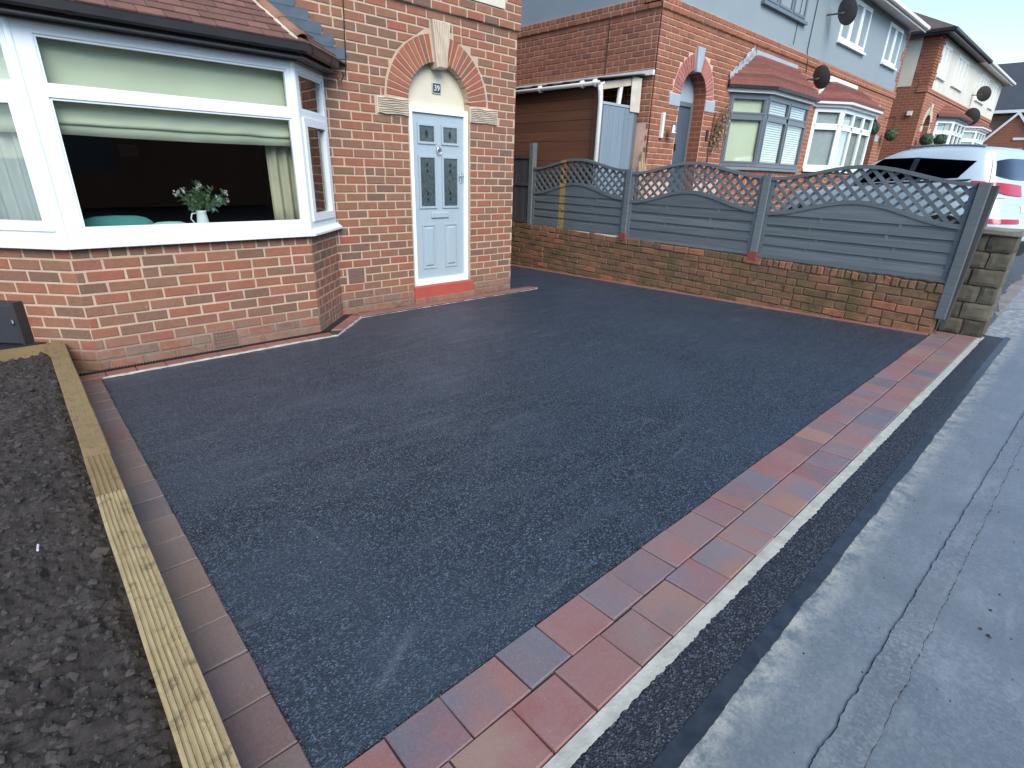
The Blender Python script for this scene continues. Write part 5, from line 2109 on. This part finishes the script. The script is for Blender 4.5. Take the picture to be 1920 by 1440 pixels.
def basket(loc, r_, label):
    d = thing('hanging_basket', loc, label, 'hanging basket', 'round green baskets on the house fronts')
    mb = MB()
    rg_ = random.Random(int(loc[0]*10))
    c = Vector(loc)
    for i in range(260):
        v = Vector((rg_.gauss(0, 1), rg_.gauss(0, 1), rg_.gauss(0, 1))).normalized()
        p = c+v*r_*rg_.uniform(.82, 1.05)
        q = v.cross(Vector((rg_.uniform(-1, 1), rg_.uniform(-1, 1), rg_.uniform(-1, 1)))).normalized()*r_*.28
        w_ = (v+q.normalized()*.4).cross(q).normalized()*r_*.16
        mb.add([p-q, p+w_, p+q, p-w_], [(0, 1, 2, 3)], rg_.random())
    mb.build('foliage', 'basket_green', d, rnd=True, kind='stuff')
    mb = MB().lathe((c.x, c.y, c.z-r_*.8), [(r_*.35, 0), (r_*.7, r_*.35), (r_*.8, r_*.8), (r_*.7, r_*1.2), (r_*.3, r_*1.5)], 14)
    mb.build('ball_core', 'basket_green', d)
    MB().tube([c+Vector((0, 0, r_*.6)), c+Vector((0, 0, r_+.3))], .008, 5).build('hanging_chain', 'cable', d)
    MB().tube([(c.x, 0, c.z+r_+.28), (c.x, c.y-.02, c.z+r_+.31)], .012, 5).build('wall_bracket', 'cable', d)

def hip_roof(hs_, x0, x1, y0, y1, z0, hipL, hipR, h, mat, over=.38, gmat='white_paint', smat='white_paint'):
    X0, X1, Y0 = x0-(over if hipL else 0), x1+(over if hipR else 0), y0-over
    ym = (y0+y1)/2
    run = ym-Y0
    xa = X0+(run if hipL else 0)
    xb = X1-(run if hipR else 0)
    Y1 = y1+over
    vs = [(X0, Y0, z0), (X1, Y0, z0), (X1, Y1, z0), (X0, Y1, z0), (xa, ym, z0+h), (xb, ym, z0+h)]
    mb = MB().add(vs, [(0, 1, 5, 4), (2, 3, 4, 5), (3, 0, 4), (1, 2, 5)])
    o_ = mb.build('roof', mat, hs_)
    o_.modifiers.new('s', 'SOLIDIFY').thickness = .06
    MB().add([(X0, Y0+.02, z0-.06), (X1, Y0+.02, z0-.06), (X1, Y1, z0-.06), (X0, Y1, z0-.06)], [(0, 1, 2, 3)]).build('soffit', smat, o_)
    pth = ([(X0+.02, Y1)] if hipL else [])+[(X0+(.02 if hipL else 0), Y0+.02), (X1-(.02 if hipR else 0), Y0+.02)]+([(X1-.02, Y1)] if hipR else [])
    MB().sweep(pth, [(-.02, z0-.16), (.0, z0-.16), (.0, z0-.03), (-.02, z0-.03)]).build('fascia', smat, o_)
    MB().sweep(pth, [(.002, z0-.03), (.01, z0-.10), (.04, z0-.12), (.08, z0-.10), (.09, z0-.03), (.08, z0-.03)], closed_prof=False).build('gutter', gmat, o_)
    return o_

ZN = 3.948
ZRN = ZN-CH*60
NX0, NXP, NX1 = 8.05, 14.36, 20.68
# --- first half of the pair: grey bay
ha = thing('brick_house', (11, 0, .7), 'neighbouring brick house with grey rendered upper floor and dark grey bay window', 'house')
AC2, AZ2, RI2, RO2, HW2 = 9.33, 2.86, .42, .665, .42
mw = front_with_arch(ha, NX0+.003, NXP, .5, ZN+.02, AC2, AZ2, RI2, HW2, .27, .006)
SFN = yz(NX0)
mw.add([SFN.p(-8, .5, .006), SFN.p(-.003, .5, .006), SFN.p(-.003, ZN+.02, .006), SFN.p(-8, ZN+.02, .006)], [(0, 1, 2, 3)])
fA = xz(0)
wA = mw.build('wall', 'mortar_nb', ha)
UFN, USN = xz(-.03), yz(NX0-.03)
m = MB()
m.box((NX0-.024, -.024, ZN+.005), (NXP, .3, ZN+.172))
m.box((NX0-.024, -.023, ZN+.006), (NX0+.3, 8, ZN+.171))
m.build('string_course', 'mortar_nb', ha)
m = MB().box((NX0+.004, .004, ZN+.172), (NXP, .3, 5.68))
m.box((NX0+.005, .3, ZN+.172), (NX0+.3, 8, 5.68))
m.build('render_panel', 'render_grey', ha)
pn = Pieces('brick', 'brick_nb', proud=.004, depth=.03, ch=.004, jit=.0015)
hA = [RectHole(AC2-HW2, AC2+HW2, 0, AZ2), RectHole(AC2-.75, AC2+.75, AZ2-.17, AZ2+.005), ArchHole(AC2, AZ2, RO2+.01), RectHole(AC2-.12, AC2+.12, 3.4, 3.62)]
courses(pn, fA, NX0, NXP, 1.5, ZN, hA+[RectHole(10.62, 13.93, 0, 3.2)], zref=ZRN, phase=NX0, odd=.02)
courses(pn, SFN, -3.6, .0, 2.4, ZN, [], zref=ZRN, phase=-.1)
courses(pn, UFN, NX0-.03, NXP, ZN, ZN+CH, [], zref=ZRN, phase=.02)
courses(pn, UFN, NX0-.03, NXP, ZN+CH, ZN+2*CH, [], zref=ZRN, phase=.02, pitch=.118)
courses(pn, USN, -3.6, .03, ZN, ZN+CH, [], zref=ZRN, phase=.02)
courses(pn, USN, -3.6, .03, ZN+CH, ZN+2*CH, [], zref=ZRN, phase=.02, pitch=.118)
k = 0
zq = ZN+2*CH
while zq < 5.5:
    w_ = .36 if (k//3) % 2 else .24
    courses(pn, xz(0.002), NX0, NX0+w_, zq, zq+CH, [], zref=ZRN, phase=NX0)
    courses(pn, yz(NX0+.002), -.24 if (k//3) % 2 else -.36, 0, zq, zq+CH, [], zref=ZRN)
    zq += CH
    k += 1
pn.finish(wA, 300)
arch_bits(ha, wA, AC2, AZ2, RI2, RO2, HW2, ('voussoir_pink', 'stone_grey'), 3.62)
DA = xz(.25)
bars(MB(), DA, AC2-HW2, AC2+HW2, .75, AZ2-.03, .07, .02, .03).build('door_frame', 'upvc_grey', ha)
dA = slab(xz(.26), AC2-.35, AC2+.35, .80, 2.76, 0, .03).build('door', 'door_slate', ha)
for z_ in (1.30, 1.75, 2.2):
    bars(MB(), xz(.26), AC2-.27, AC2-.05, z_, z_+.22, .022, .012, .001).build('pane_surround', 'chrome', dA)
    slab(xz(.26), AC2-.245, AC2-.075, z_+.025, z_+.195, .004, .001).build('pane', 'blind_slat', dA)
MB().tube([xz(.26).p(AC2+.0, 2.02, -.02), xz(.26).p(AC2+.0, 2.14, -.02)], .018, 8).build('knocker', 'car_black', dA)
wo, ro = bay(ha, 10.62, 13.93, .65, .45, .6, 1.80, 3.09, 'upvc_grey', 3.80, 1, 2, 'blind', 'black_plastic', 'white_paint')
# crimped foil flashing on the left slope, grey mortar band on top
rg = random.Random(8)
mb = MB()
n = 16
for i in range(n+1):
    t = i/n
    u_ = 10.50+.80*t
    z_ = 3.24+.58*t
    for k in range(4):
        mb.v.append((u_-.10*(k/3)+rg.uniform(-.015, .015), -.02-rg.uniform(0, .03), z_+.14*(k/3)-.03+rg.uniform(-.02, .02)))
for i in range(n):
    for k in range(3):
        mb.f.append((i*4+k, i*4+4+k, i*4+5+k, i*4+1+k))
        mb.r.append(0)
mb.build('flashing', 'lead_bright', ro)
MB().box((11.30, -.035, 3.78), (13.3, .0, 3.87)).build('mortar_band', 'stone_grey', ro)
window(ha, xz(.0), 11.25, 13.22, 4.64, 5.55, 3, 'upvc_grey')
hip_roof(ha, NX0, NXP, 0, 8, 5.78, True, False, 2.6, 'roof_brown')
MB().tube([(8.02, -.06, 5.6), (8.02, -.06, ZN+.2), (8.0, -.055, ZN+.05), (8.06, -.02, ZN-.1), (8.07, -.012, 3.1), (8.09, -.012, 1.2)], .008, 6).build('wall_cable', 'cable', ha)
MB().tube([(NX0-.008, .95, ZN), (NX0-.008, .97, 3.1)], .007, 6).build('wall_cable', 'cable', ha)

# --- second half: white bay
hb = thing('brick_house', (17.5, 0, .8), 'further half of the grey rendered pair, with a white bay window', 'house')
AC3 = 2*NXP-AC2
wB = front_with_arch(hb, NXP+.004, NX1, .5, ZN+.02, AC3, AZ2+.05, RI2, HW2, .27, 0.0).build('wall', 'far_brick_x', hb)
m = MB().box((NXP+.004, -.03, ZN+.005), (NX1+.02, .3, ZN+.172))
m.build('string_course', 'far_brick_x', hb)
m = MB().box((NXP+.004, .004, ZN+.172), (NX1-.01, .3, 5.68))
m.build('render_panel', 'render_grey', hb)
MB().box((NX1-.3, .02, .5), (NX1, 8, 5.68)).build('side_wall', 'far_brick_y', hb)
qn = Pieces('quoin_brick', 'brick_nb', proud=.004, depth=.03, ch=.005)
k = 0
zq = ZN+2*CH
while zq < 5.6:
    w_ = .34 if (k//3) % 2 else .2
    courses(qn, xz(.0), NX1-w_, NX1, zq, zq+CH, [], zref=ZRN)
    zq += CH
    k += 1
qn.finish(wB)
arch_bits(hb, wB, AC3, AZ2+.05, RI2, RO2, HW2, ('voussoir_pink', 'stone_grey'), 3.68, nv=9)
slab(xz(.25), AC3-HW2, AC3+HW2, .8, AZ2, 0, .04).build('door', 'door_slate', hb)
wo, ro = bay(hb, 14.80, 18.30, .58, .45, .6, 1.85, 3.22, 'upvc', 3.82, 1, 3, 'net', 'white_paint', 'white_paint')
m = MB()
m.hexa([(15.25, -.03, 3.80), (17.3, -.03, 3.80), (17.25, -.03, 3.92), (15.3, -.03, 3.92)], [(15.25, .0, 3.80), (17.3, .0, 3.80), (17.25, .0, 3.92), (15.3, .0, 3.92)])
m.hexa([(14.5, -.03, 3.30), (14.62, -.03, 3.28), (15.3, -.03, 3.86), (15.2, -.03, 3.92)], [(14.5, 0, 3.30), (14.62, 0, 3.28), (15.3, 0, 3.86), (15.2, 0, 3.92)])
m.build('flashing', 'white_paint', ro)
window(hb, xz(.0), 15.25, 17.1, 4.64, 5.58, 3)
window(hb, xz(.0), 18.68, 19.95, 4.66, 5.6, 2)
hip_roof(hb, NXP, NX1, 0, 8, 5.78, False, False, 2.6, 'roof_brown')

dish((14.42, -.33, 4.99), .265, 1.15, .35, 'large dark satellite dish high on the grey render between the upstairs windows', 0)
dish((13.72, -.36, 3.66), .235, 1.2, .35, 'satellite dish low on the brick between the two bay roofs', 0)
MB().tube([(13.7, -.012, 5.6), (13.66, -.012, 4.2), (13.72, -.04, 3.98), (13.80, -.02, 3.8)], .008, 6).build('dish_cable', 'cable', label='black cable running down the grey render to the lower satellite dish', cat='cable')
MB().tube([(12.95, -.012, 5.6), (12.9, -.012, 4.2)], .006, 6).build('dish_cable', 'cable', label='thin cable on the grey render left of the dish cable', cat='cable')
basket((18.45, -.28, 3.0), .17, 'green hanging ball beside the white bay window')
basket((20.35, -.26, 2.95), .17, 'green hanging ball by the grey arched doorway of the white bay house')

# --- far pair, cream upper floor
ZF = 4.52
hc = thing('brick_house', (27, 0, 1.3), 'far brick house with cream rendered upper floor and toothed brick corner', 'house')
FX0, FXP, FX1 = 24.1, 30.7, 37.3
wC = front_with_arch(hc, FX0, FXP, .8, ZF, 25.3, 3.5, .42, .42, .25, 0).build('wall', 'far_brick_x', hc)
MB().add([(FX0, 0, .8), (FX0, 8, .8), (FX0, 8, 6.2), (FX0, 0, 6.2)], [(0, 1, 2, 3)]).build('side_wall', 'far_brick_y', hc)
MB().box((FX0-.03, -.03, ZF), (FXP, .3, ZF+.12)).build('string_course', 'far_brick_x', hc)
MB().box((FX0+.5, -.012, ZF+.12), (FXP, .3, 6.2)).build('render_panel', 'render_white', hc)
MB().add([(FX0-.012, .5, ZF+.2), (FX0-.012, 8, ZF+.2), (FX0-.012, 8, 6.2), (FX0-.012, .5, 6.2)], [(0, 1, 2, 3)]).build('side_render', 'render_cream', hc)
qn = Pieces('quoin_brick', 'brick_nb', proud=.010, depth=.03, ch=.005)
k = 0
zq = ZF+.12
while zq < 6.15:
    w_ = .46 if (k//3) % 2 else .3
    courses(qn, xz(-.003), FX0, FX0+w_+.2, zq, zq+CH, [], zref=ZF+.12)
    courses(qn, yz(FX0-.003), -w_, 0, zq, zq+CH, [], zref=ZF+.12)
    zq += CH
    k += 1
qn.finish(hc)
arch_bits(hc, wC, 25.3, 3.5, .42, .66, .42, ('stone_cream', 'stone_cream'), 4.25, nv=9)
slab(xz(.25), 24.88, 25.72, 1.4, 3.5, 0, .04).build('door', 'render_white', hc)
bay(hc, 26.6, 29.9, .6, .45, .8, 2.45, 3.85, 'upvc', 4.40, 1, 3, 'net', 'black_plastic', 'upvc_grey')
window(hc, xz(-.012), 24.75, 25.85, 5.06, 6.02, 2, blind='net')
window(hc, xz(-.012), 27.1, 28.95, 5.06, 6.02, 3, blind='net')
hip_roof(hc, FX0, FXP, 0, 8, 6.3, True, False, 2.4, 'roof_brown', gmat='black_plastic', smat='black_plastic')
hd = thing('brick_house', (34, 0, 1.5), 'farthest cream rendered house of the row, with white gutter and white bay', 'house')
wD = front_with_arch(hd, FXP, FX1, .8, ZF, 36.1, 3.5, .42, .42, .25, 0).build('wall', 'far_brick_x', hd)
MB().box((FXP, -.03, ZF), (FX1, .3, ZF+.12)).build('string_course', 'far_brick_x', hd)
MB().box((FXP, -.012, ZF+.12), (FX1, .3, 6.2)).build('render_panel', 'render_white', hd)
slab(xz(.25), 35.7, 36.5, 1.4, 3.5, 0, .04).build('door', 'door_slate', hd)
bay(hd, 31.4, 34.7, .6, .45, .8, 2.45, 3.85, 'upvc', 4.40, 1, 3, 'net', 'white_paint', 'white_paint')
window(hd, xz(-.012), 32.0, 33.9, 5.06, 6.02, 3, blind='net')
window(hd, xz(-.012), 35.3, 36.45, 5.06, 6.02, 2, blind='net')
hip_roof(hd, FXP, FX1, 0, 8, 6.3, False, True, 2.4, 'roof_brown')
dish((31.2, -.36, 5.14), .30, 1.2, .35, 'satellite dish on the cream wall of the far houses', 0)
dish((30.35, -.34, 4.22), .34, 1.2, .3, 'satellite dish above the far bay window roof', 0)
basket((24.5, -.3, 3.06), .2, 'green hanging ball left of the far arched doorway')
basket((26.55, -.3, 3.16), .2, 'green hanging ball in front of the far white bay')
al = thing('alarm_box', (24.02, .35, 3.9), 'small white alarm box on the brick side of the far house', 'alarm box')
MB().box((24.0, .24, 3.80), (24.09, .38, 3.94)).build('cover', 'white_paint', al)

# --- dark roofed house closing the street
he = thing('brick_house', (46, -1, 2), 'dark slate roofed house closing the end of the street', 'house')
MB().box((46.2, -10, 1.5), (54, 2.6, 5.8)).build('wall', 'far_brick_tan', he)
m = MB().add([(45.7, -10.4, 5.85), (45.7, 3.1, 5.85), (50, 3.1, 9.0), (50, -10.4, 9.0), (54.4, -10.4, 5.85), (54.4, 3.1, 5.85)], [(0, 1, 2, 3), (3, 2, 5, 4), (1, 5, 2), (0, 3, 4)])
o = m.build('roof', 'slate_dark', he)
o.modifiers.new('s', 'SOLIDIFY').thickness = .08
MB().box((45.62, -10.4, 5.70), (45.72, 3.1, 5.86)).build('gutter', 'white_paint', he)
m = MB().add([(44.6, 1.5, 3.7), (44.6, -.1, 5.6), (46.2, -.1, 5.6), (46.2, 1.5, 3.7), (44.6, -1.7, 3.7), (46.2, -1.7, 3.7)], [(0, 1, 2, 3), (1, 4, 5, 2)])
o = m.build('porch_roof', 'slate_dark', he)
o.modifiers.new('s', 'SOLIDIFY').thickness = .05
m = MB()
m.hexa([(44.55, 1.62, 3.6), (44.55, 1.5, 3.55), (44.55, -.1, 5.5), (44.55, -.1, 5.68)], [(44.5, 1.62, 3.6), (44.5, 1.5, 3.55), (44.5, -.1, 5.5), (44.5, -.1, 5.68)])
m.hexa([(44.55, -1.82, 3.6), (44.55, -1.7, 3.55), (44.55, -.1, 5.5), (44.55, -.1, 5.68)], [(44.5, -1.82, 3.6), (44.5, -1.7, 3.55), (44.5, -.1, 5.5), (44.5, -.1, 5.68)])
m.build('bargeboard', 'white_paint', he)
m = MB().add([(44.65, 1.4, 1.5), (44.65, -1.6, 1.5), (44.65, -1.6, 3.75), (44.65, -.1, 5.5), (44.65, 1.4, 3.75)], [(0, 1, 2, 3, 4)])
m.box((44.66, -1.6, 1.5), (46.2, 1.4, 3.6))
m.build('porch_wall', 'far_brick_y', he)
MB().box((44.6, -.2, 4.15), (44.66, -1.5, 4.28)).build('window_cill', 'white_paint', he)

# telephone wires
for i, (a, b) in enumerate((((20, -12, 9.5), (60, 4, 9.0)), ((16, -7.5, 7.6), (52, -2.2, 8.2)))):
    a, b = Vector(a), Vector(b)
    pts = [a.lerp(b, t/16)-Vector((0, 0, .5*math.sin(math.pi*t/16))) for t in range(17)]
    MB().tube(pts, .006, 5).build('overhead_wire', 'cable', label=('upper' if i == 0 else 'lower')+' thin overhead wire crossing the pale sky above the far roofs', cat='wire', group='overhead wires')

# ---- small things on the neighbour's front
sg = thing('house_sign', (8.42, -.03, 2.3), 'narrow white sign on the neighbour wall left of the grey door', 'sign')
plate(xz(0), [(8.40, 2.18), (8.46, 2.18), (8.46, 2.56), (8.40, 2.56)], .05, 0, .005).build('plate', 'white_paint', sg)
lmp = thing('wall_lamp', (8.62, -.1, 2.3), 'small silver wall lamp beside the neighbour arched doorway', 'lamp')
MB().lathe((8.62, -.12, 2.24), [(.02, 0), (.075, .01), (.075, .03), (.03, .06), (.045, .12), (.03, .15), (.01, .16)], 14).build('lamp_head', 'chrome', lmp, smooth=True)
MB().tube([(8.62, 0, 2.27), (8.62, -.1, 2.27)], .02, 8).build('lamp_arm', 'chrome', lmp)
bl = thing('doorbell', (9.95, -.02, 2.3), 'black doorbell on the brick right of the neighbour arched doorway', 'doorbell')
plate(xz(0), [(9.92, 2.22), (9.98, 2.22), (9.98, 2.40), (9.92, 2.40)], .03, 0, .008).build('body', 'car_black', bl)
cp = thing('climbing_plant', (10.25, -.06, 1.2), 'bare brown climbing plant on the wall between arched doorway and grey bay', 'plant')
rg = random.Random(21)
mb = MB()
lfm = MB()
for i in range(22):
    p = Vector((10.10+rg.uniform(-.05, .05), -.03, 2.0+rg.uniform(0, .3)))
    pts = [p.copy()]
    for k in range(6):
        p = p+Vector((rg.uniform(-.02, .10), rg.uniform(-.03, .01), rg.uniform(.0, .16)))
        p.y = min(p.y, -.015)
        p.x = min(p.x, 10.58)
        p.z = min(p.z, 2.85)
        pts.append(p.copy())
        for _ in range(4):
            leafq(lfm, p+Vector((rg.uniform(-.05, .05), -.02, rg.uniform(-.05, .05))), Vector((rg.uniform(-1, 1), rg.uniform(-.6, 0), rg.uniform(-1, 1))), .055, .018)
    mb.tube(pts, .006, 4)
mb.tube([(10.08, -.02, .9), (10.10, -.03, 1.6), (10.08, -.02, 2.1), (10.12, -.03, 2.7)], .012, 6)
mb.build('twig', 'timber_brown', cp, kind='stuff')
lfm.build('dry_leaves', 'timber_pale', cp, rnd=True, kind='stuff')


# ================================================================== PARKED CAR (rear towards the street)
CZ0 = .44                           # ground under it
CW = .92
CXC, CRY = 0.0, 0.0                 # car frame: centre line x, rear bumper y
CAR_M = Matrix.Translation((10.0+CW*math.cos(R(14)), -4.55-CW*math.sin(R(14)), 0)) @ Matrix.Rotation(R(-14), 4, 'Z')
class CB(MB):
    def build(s, *a, **k):
        s.v = [tuple(CAR_M @ Vector(q)) for q in s.v]
        return MB.build(s, *a, **k)
car = thing('parked_car', tuple(CAR_M @ Vector((0, 1.85, CZ0))), 'white hatchback car parked behind the fence with its rear to the street', 'car')
# stations: height above ground -> half width, rear y, front y (metres from rear bumper line)
ST = [(.20, .84, .10, 3.55), (.32, .90, .02, 3.66), (.45, .92, .0, 3.70), (.62, .925, .02, 3.70), (.80, .925, .09, 3.62), (.95, .92, .15, 3.45), (1.02, .915, .19, 3.2), (1.06, .91, .205, 2.75),
      (1.15, .895, .235, 2.62), (1.28, .86, .275, 2.45), (1.42, .81, .33, 2.2), (1.54, .755, .39, 1.98), (1.62, .70, .42, 1.80), (1.665, .60, .52, 1.62), (1.69, .40, .75, 1.40), (1.70, .12, 1.0, 1.15)]
def st_at(z_):
    for a, b in zip(ST, ST[1:]):
        if a[0] <= z_ <= b[0]:
            t = (z_-a[0])/(b[0]-a[0])
            return [a[i]+(b[i]-a[i])*t for i in range(1, 4)]
    return ST[-1][1:] if z_ > 1 else ST[0][1:]
def car_pt(th, z_, off=0, ex=4.2):
    w_, r_, f_ = st_at(z_)
    w_ += off
    r_ -= off
    f_ += off
    cy_ = (r_+f_)/2
    hl = (f_-r_)/2
    c, s_ = math.cos(th), math.sin(th)
    k = (abs(c)**ex+abs(s_)**ex)**(-1/ex)
    return Vector((CXC-w_*k*c, CRY+cy_-hl*k*s_, CZ0+z_))     # th 0 = left flank, pi/2 = rear
def car_surf(z0, z1, t0, t1, nz, nt, off, zfun=None):
    mb = CB()
    for j in range(nz+1):
        for i in range(nt+1):
            th = t0+(t1-t0)*i/nt
            a, b = (zfun(i/nt) if zfun else (z0, z1))
            mb.v.append(tuple(car_pt(th, a+(b-a)*j/nz, off)))
    for j in range(nz):
        for i in range(nt):
            k = j*(nt+1)+i
            mb.f.append((k, k+1, k+nt+2, k+nt+1))
            mb.r.append(0)
    return mb
mb = CB()
zz_ = []
for a, b in zip(ST, ST[1:]):
    for k in range(3):
        zz_.append(a[0]+(b[0]-a[0])*k/3)
zz_.append(ST[-1][0])
NTH = 96
for z_ in zz_:
    for i in range(NTH):
        mb.v.append(tuple(car_pt(2*math.pi*i/NTH, z_)))
for j in range(len(zz_)-1):
    for i in range(NTH):
        mb.f.append((j*NTH+i, j*NTH+(i+1) % NTH, (j+1)*NTH+(i+1) % NTH, (j+1)*NTH+i))
        mb.r.append(0)
mb.f += [tuple(range(NTH))[::-1], tuple(range((len(zz_)-1)*NTH, len(zz_)*NTH))]
mb.r += [0, 0]
body = mb.build('body', 'car_paint', car, smooth=True)

def th_of_y(y_rel, z_):
    """angle on the left flank whose surface point sits y_rel metres ahead of the rear line"""
    lo, hi = -math.pi/2, math.pi/2
    for _ in range(40):
        md = (lo+hi)/2
        p = car_pt(md, z_)
        if p.y-CRY > y_rel:
            lo = md
        else:
            hi = md
    return (lo+hi)/2
def side_panel(name, mat, pts_lo, pts_hi, off, parent, nz=8, mirror=False):
    mb = CB()
    n = len(pts_lo)-1
    for j in range(nz+1):
        t = j/nz
        for (ya, za), (yb, zb_) in zip(pts_lo, pts_hi):
            y_, z_ = ya+(yb-ya)*t, za+(zb_-za)*t
            p = car_pt(th_of_y(y_, z_), z_, off)
            if mirror:
                p.x = 2*CXC-p.x
            mb.v.append(tuple(p))
    for j in range(nz):
        for i in range(n):
            k = j*(n+1)+i
            mb.f.append((k, k+1, k+n+2, k+n+1))
            mb.r.append(0)
    return mb.build(name, mat, parent, smooth=True)
def lerp_pts(a, b, n):
    return [(a[0]+(b[0]-a[0])*i/n, a[1]+(b[1]-a[1])*i/n) for i in range(n+1)]
for mir in (False, True):
    side_panel('side_window', 'glass_rear', lerp_pts((.72, 1.245), (1.34, 1.20), 10), lerp_pts((.60, 1.475), (1.34, 1.52), 10), .006, body, mirror=mir)
    side_panel('side_window', 'glass_rear', lerp_pts((1.36, 1.20), (2.2, 1.12), 10), lerp_pts((1.36, 1.52), (1.90, 1.505), 10), .006, body, mirror=mir)
    side_panel('door_pillar', 'car_black', lerp_pts((1.31, 1.20), (1.39, 1.195), 3), lerp_pts((1.31, 1.522), (1.39, 1.522), 3), .008, body, mirror=mir)
    side_panel('window_trim', 'car_black', lerp_pts((.60, 1.205), (2.2, 1.085), 14), lerp_pts((.56, 1.235), (2.2, 1.115), 14), .004, body, nz=2, mirror=mir)
# rear screen wraps round the tail
zf = lambda s_: (1.235+.05*(2*s_-1)**4, 1.52-.04*(2*s_-1)**4)
car_surf(0, 0, R(51), R(129), 8, 24, .006, zf).build('rear_window', 'glass_rear', body, smooth=True)
# tail lamps: thin spear along the flank, fat lens on the corner
for mir in (False, True):
    def zl(s_):
        top_ = 1.215-.05*s_
        return (top_-.02-.13*min(1, s_*2)**.7, top_)
    mb = car_surf(0, 0, R(38), R(83), 5, 28, .014, zl)
    if mir:
        mb.v = [(2*CXC-x_, y_, z_) for x_, y_, z_ in mb.v]
    lo_ = mb.build('tail_lamp', 'lamp_red', body, smooth=True)
    mb = car_surf(0, 0, R(46), R(60), 3, 10, .014, lambda s_: (1.0, 1.03))
    if mir:
        mb.v = [(2*CXC-x_, y_, z_) for x_, y_, z_ in mb.v]
    mb.build('reversing_lens', 'lamp_clear', lo_, smooth=True)
    mb = car_surf(0, 0, R(47), R(72), 3, 10, .012, lambda s_: (.66, .72))
    if mir:
        mb.v = [(2*CXC-x_, y_, z_) for x_, y_, z_ in mb.v]
    mb.build('rear_reflector', 'lamp_red', body, smooth=True)
    mb = car_surf(0, 0, R(41), R(47), 3, 10, .010, lambda s_: (.66, .725))
    if mir:
        mb.v = [(2*CXC-x_, y_, z_) for x_, y_, z_ in mb.v]
    mb.build('bumper_lens', 'lamp_clear', body, smooth=True)
    mb = CB()
    for a, b in ((R(47.6), R(48)),):
        mb2 = car_surf(.55, 1.52, a, b, 16, 1, .003)
        mb.add(mb2.v, mb2.f)
    if mir:
        mb.v = [(2*CXC-x_, y_, z_) for x_, y_, z_ in mb.v]
    mb.build('tailgate_seam', 'dish_grey', body)
car_surf(.18, .42, R(-4), R(184), 4, 40, .008).build('bumper_skirt', 'car_black', body, smooth=True)
car_surf(.80, .90, R(78), R(102), 3, 12, .006).build('number_plate', 'white_paint', body)
for sx_ in (-1, 1):
    CB().tube([(CXC+sx_*.56, CRY+.62+i*.13, CZ0+1.665+.018*math.sin(math.pi*min(1, i/8))+.012) for i in range(9)], .016, 8).build('roof_rail', 'upvc_grey', body, smooth=True)
    for yw in (.72, 2.98):
        mb = CB()
        xa, xb = CXC+sx_*.925, CXC+sx_*.70
        mb.tube([(xa, CRY+yw, CZ0+.33), (xb, CRY+yw, CZ0+.33)], .33, 28)
        wh = mb.build('wheel', 'tyre', car)
        CB().tube([(xa+sx_*.004, CRY+yw, CZ0+.33), (xa-sx_*.05, CRY+yw, CZ0+.33)], .21, 24).build('rim', 'chrome', wh)
        CB().tube([(CXC+sx_*.929, CRY+yw, CZ0+.36), (CXC+sx_*.80, CRY+yw, CZ0+.36)], .385, 28).build('wheel_arch', 'car_black', body)
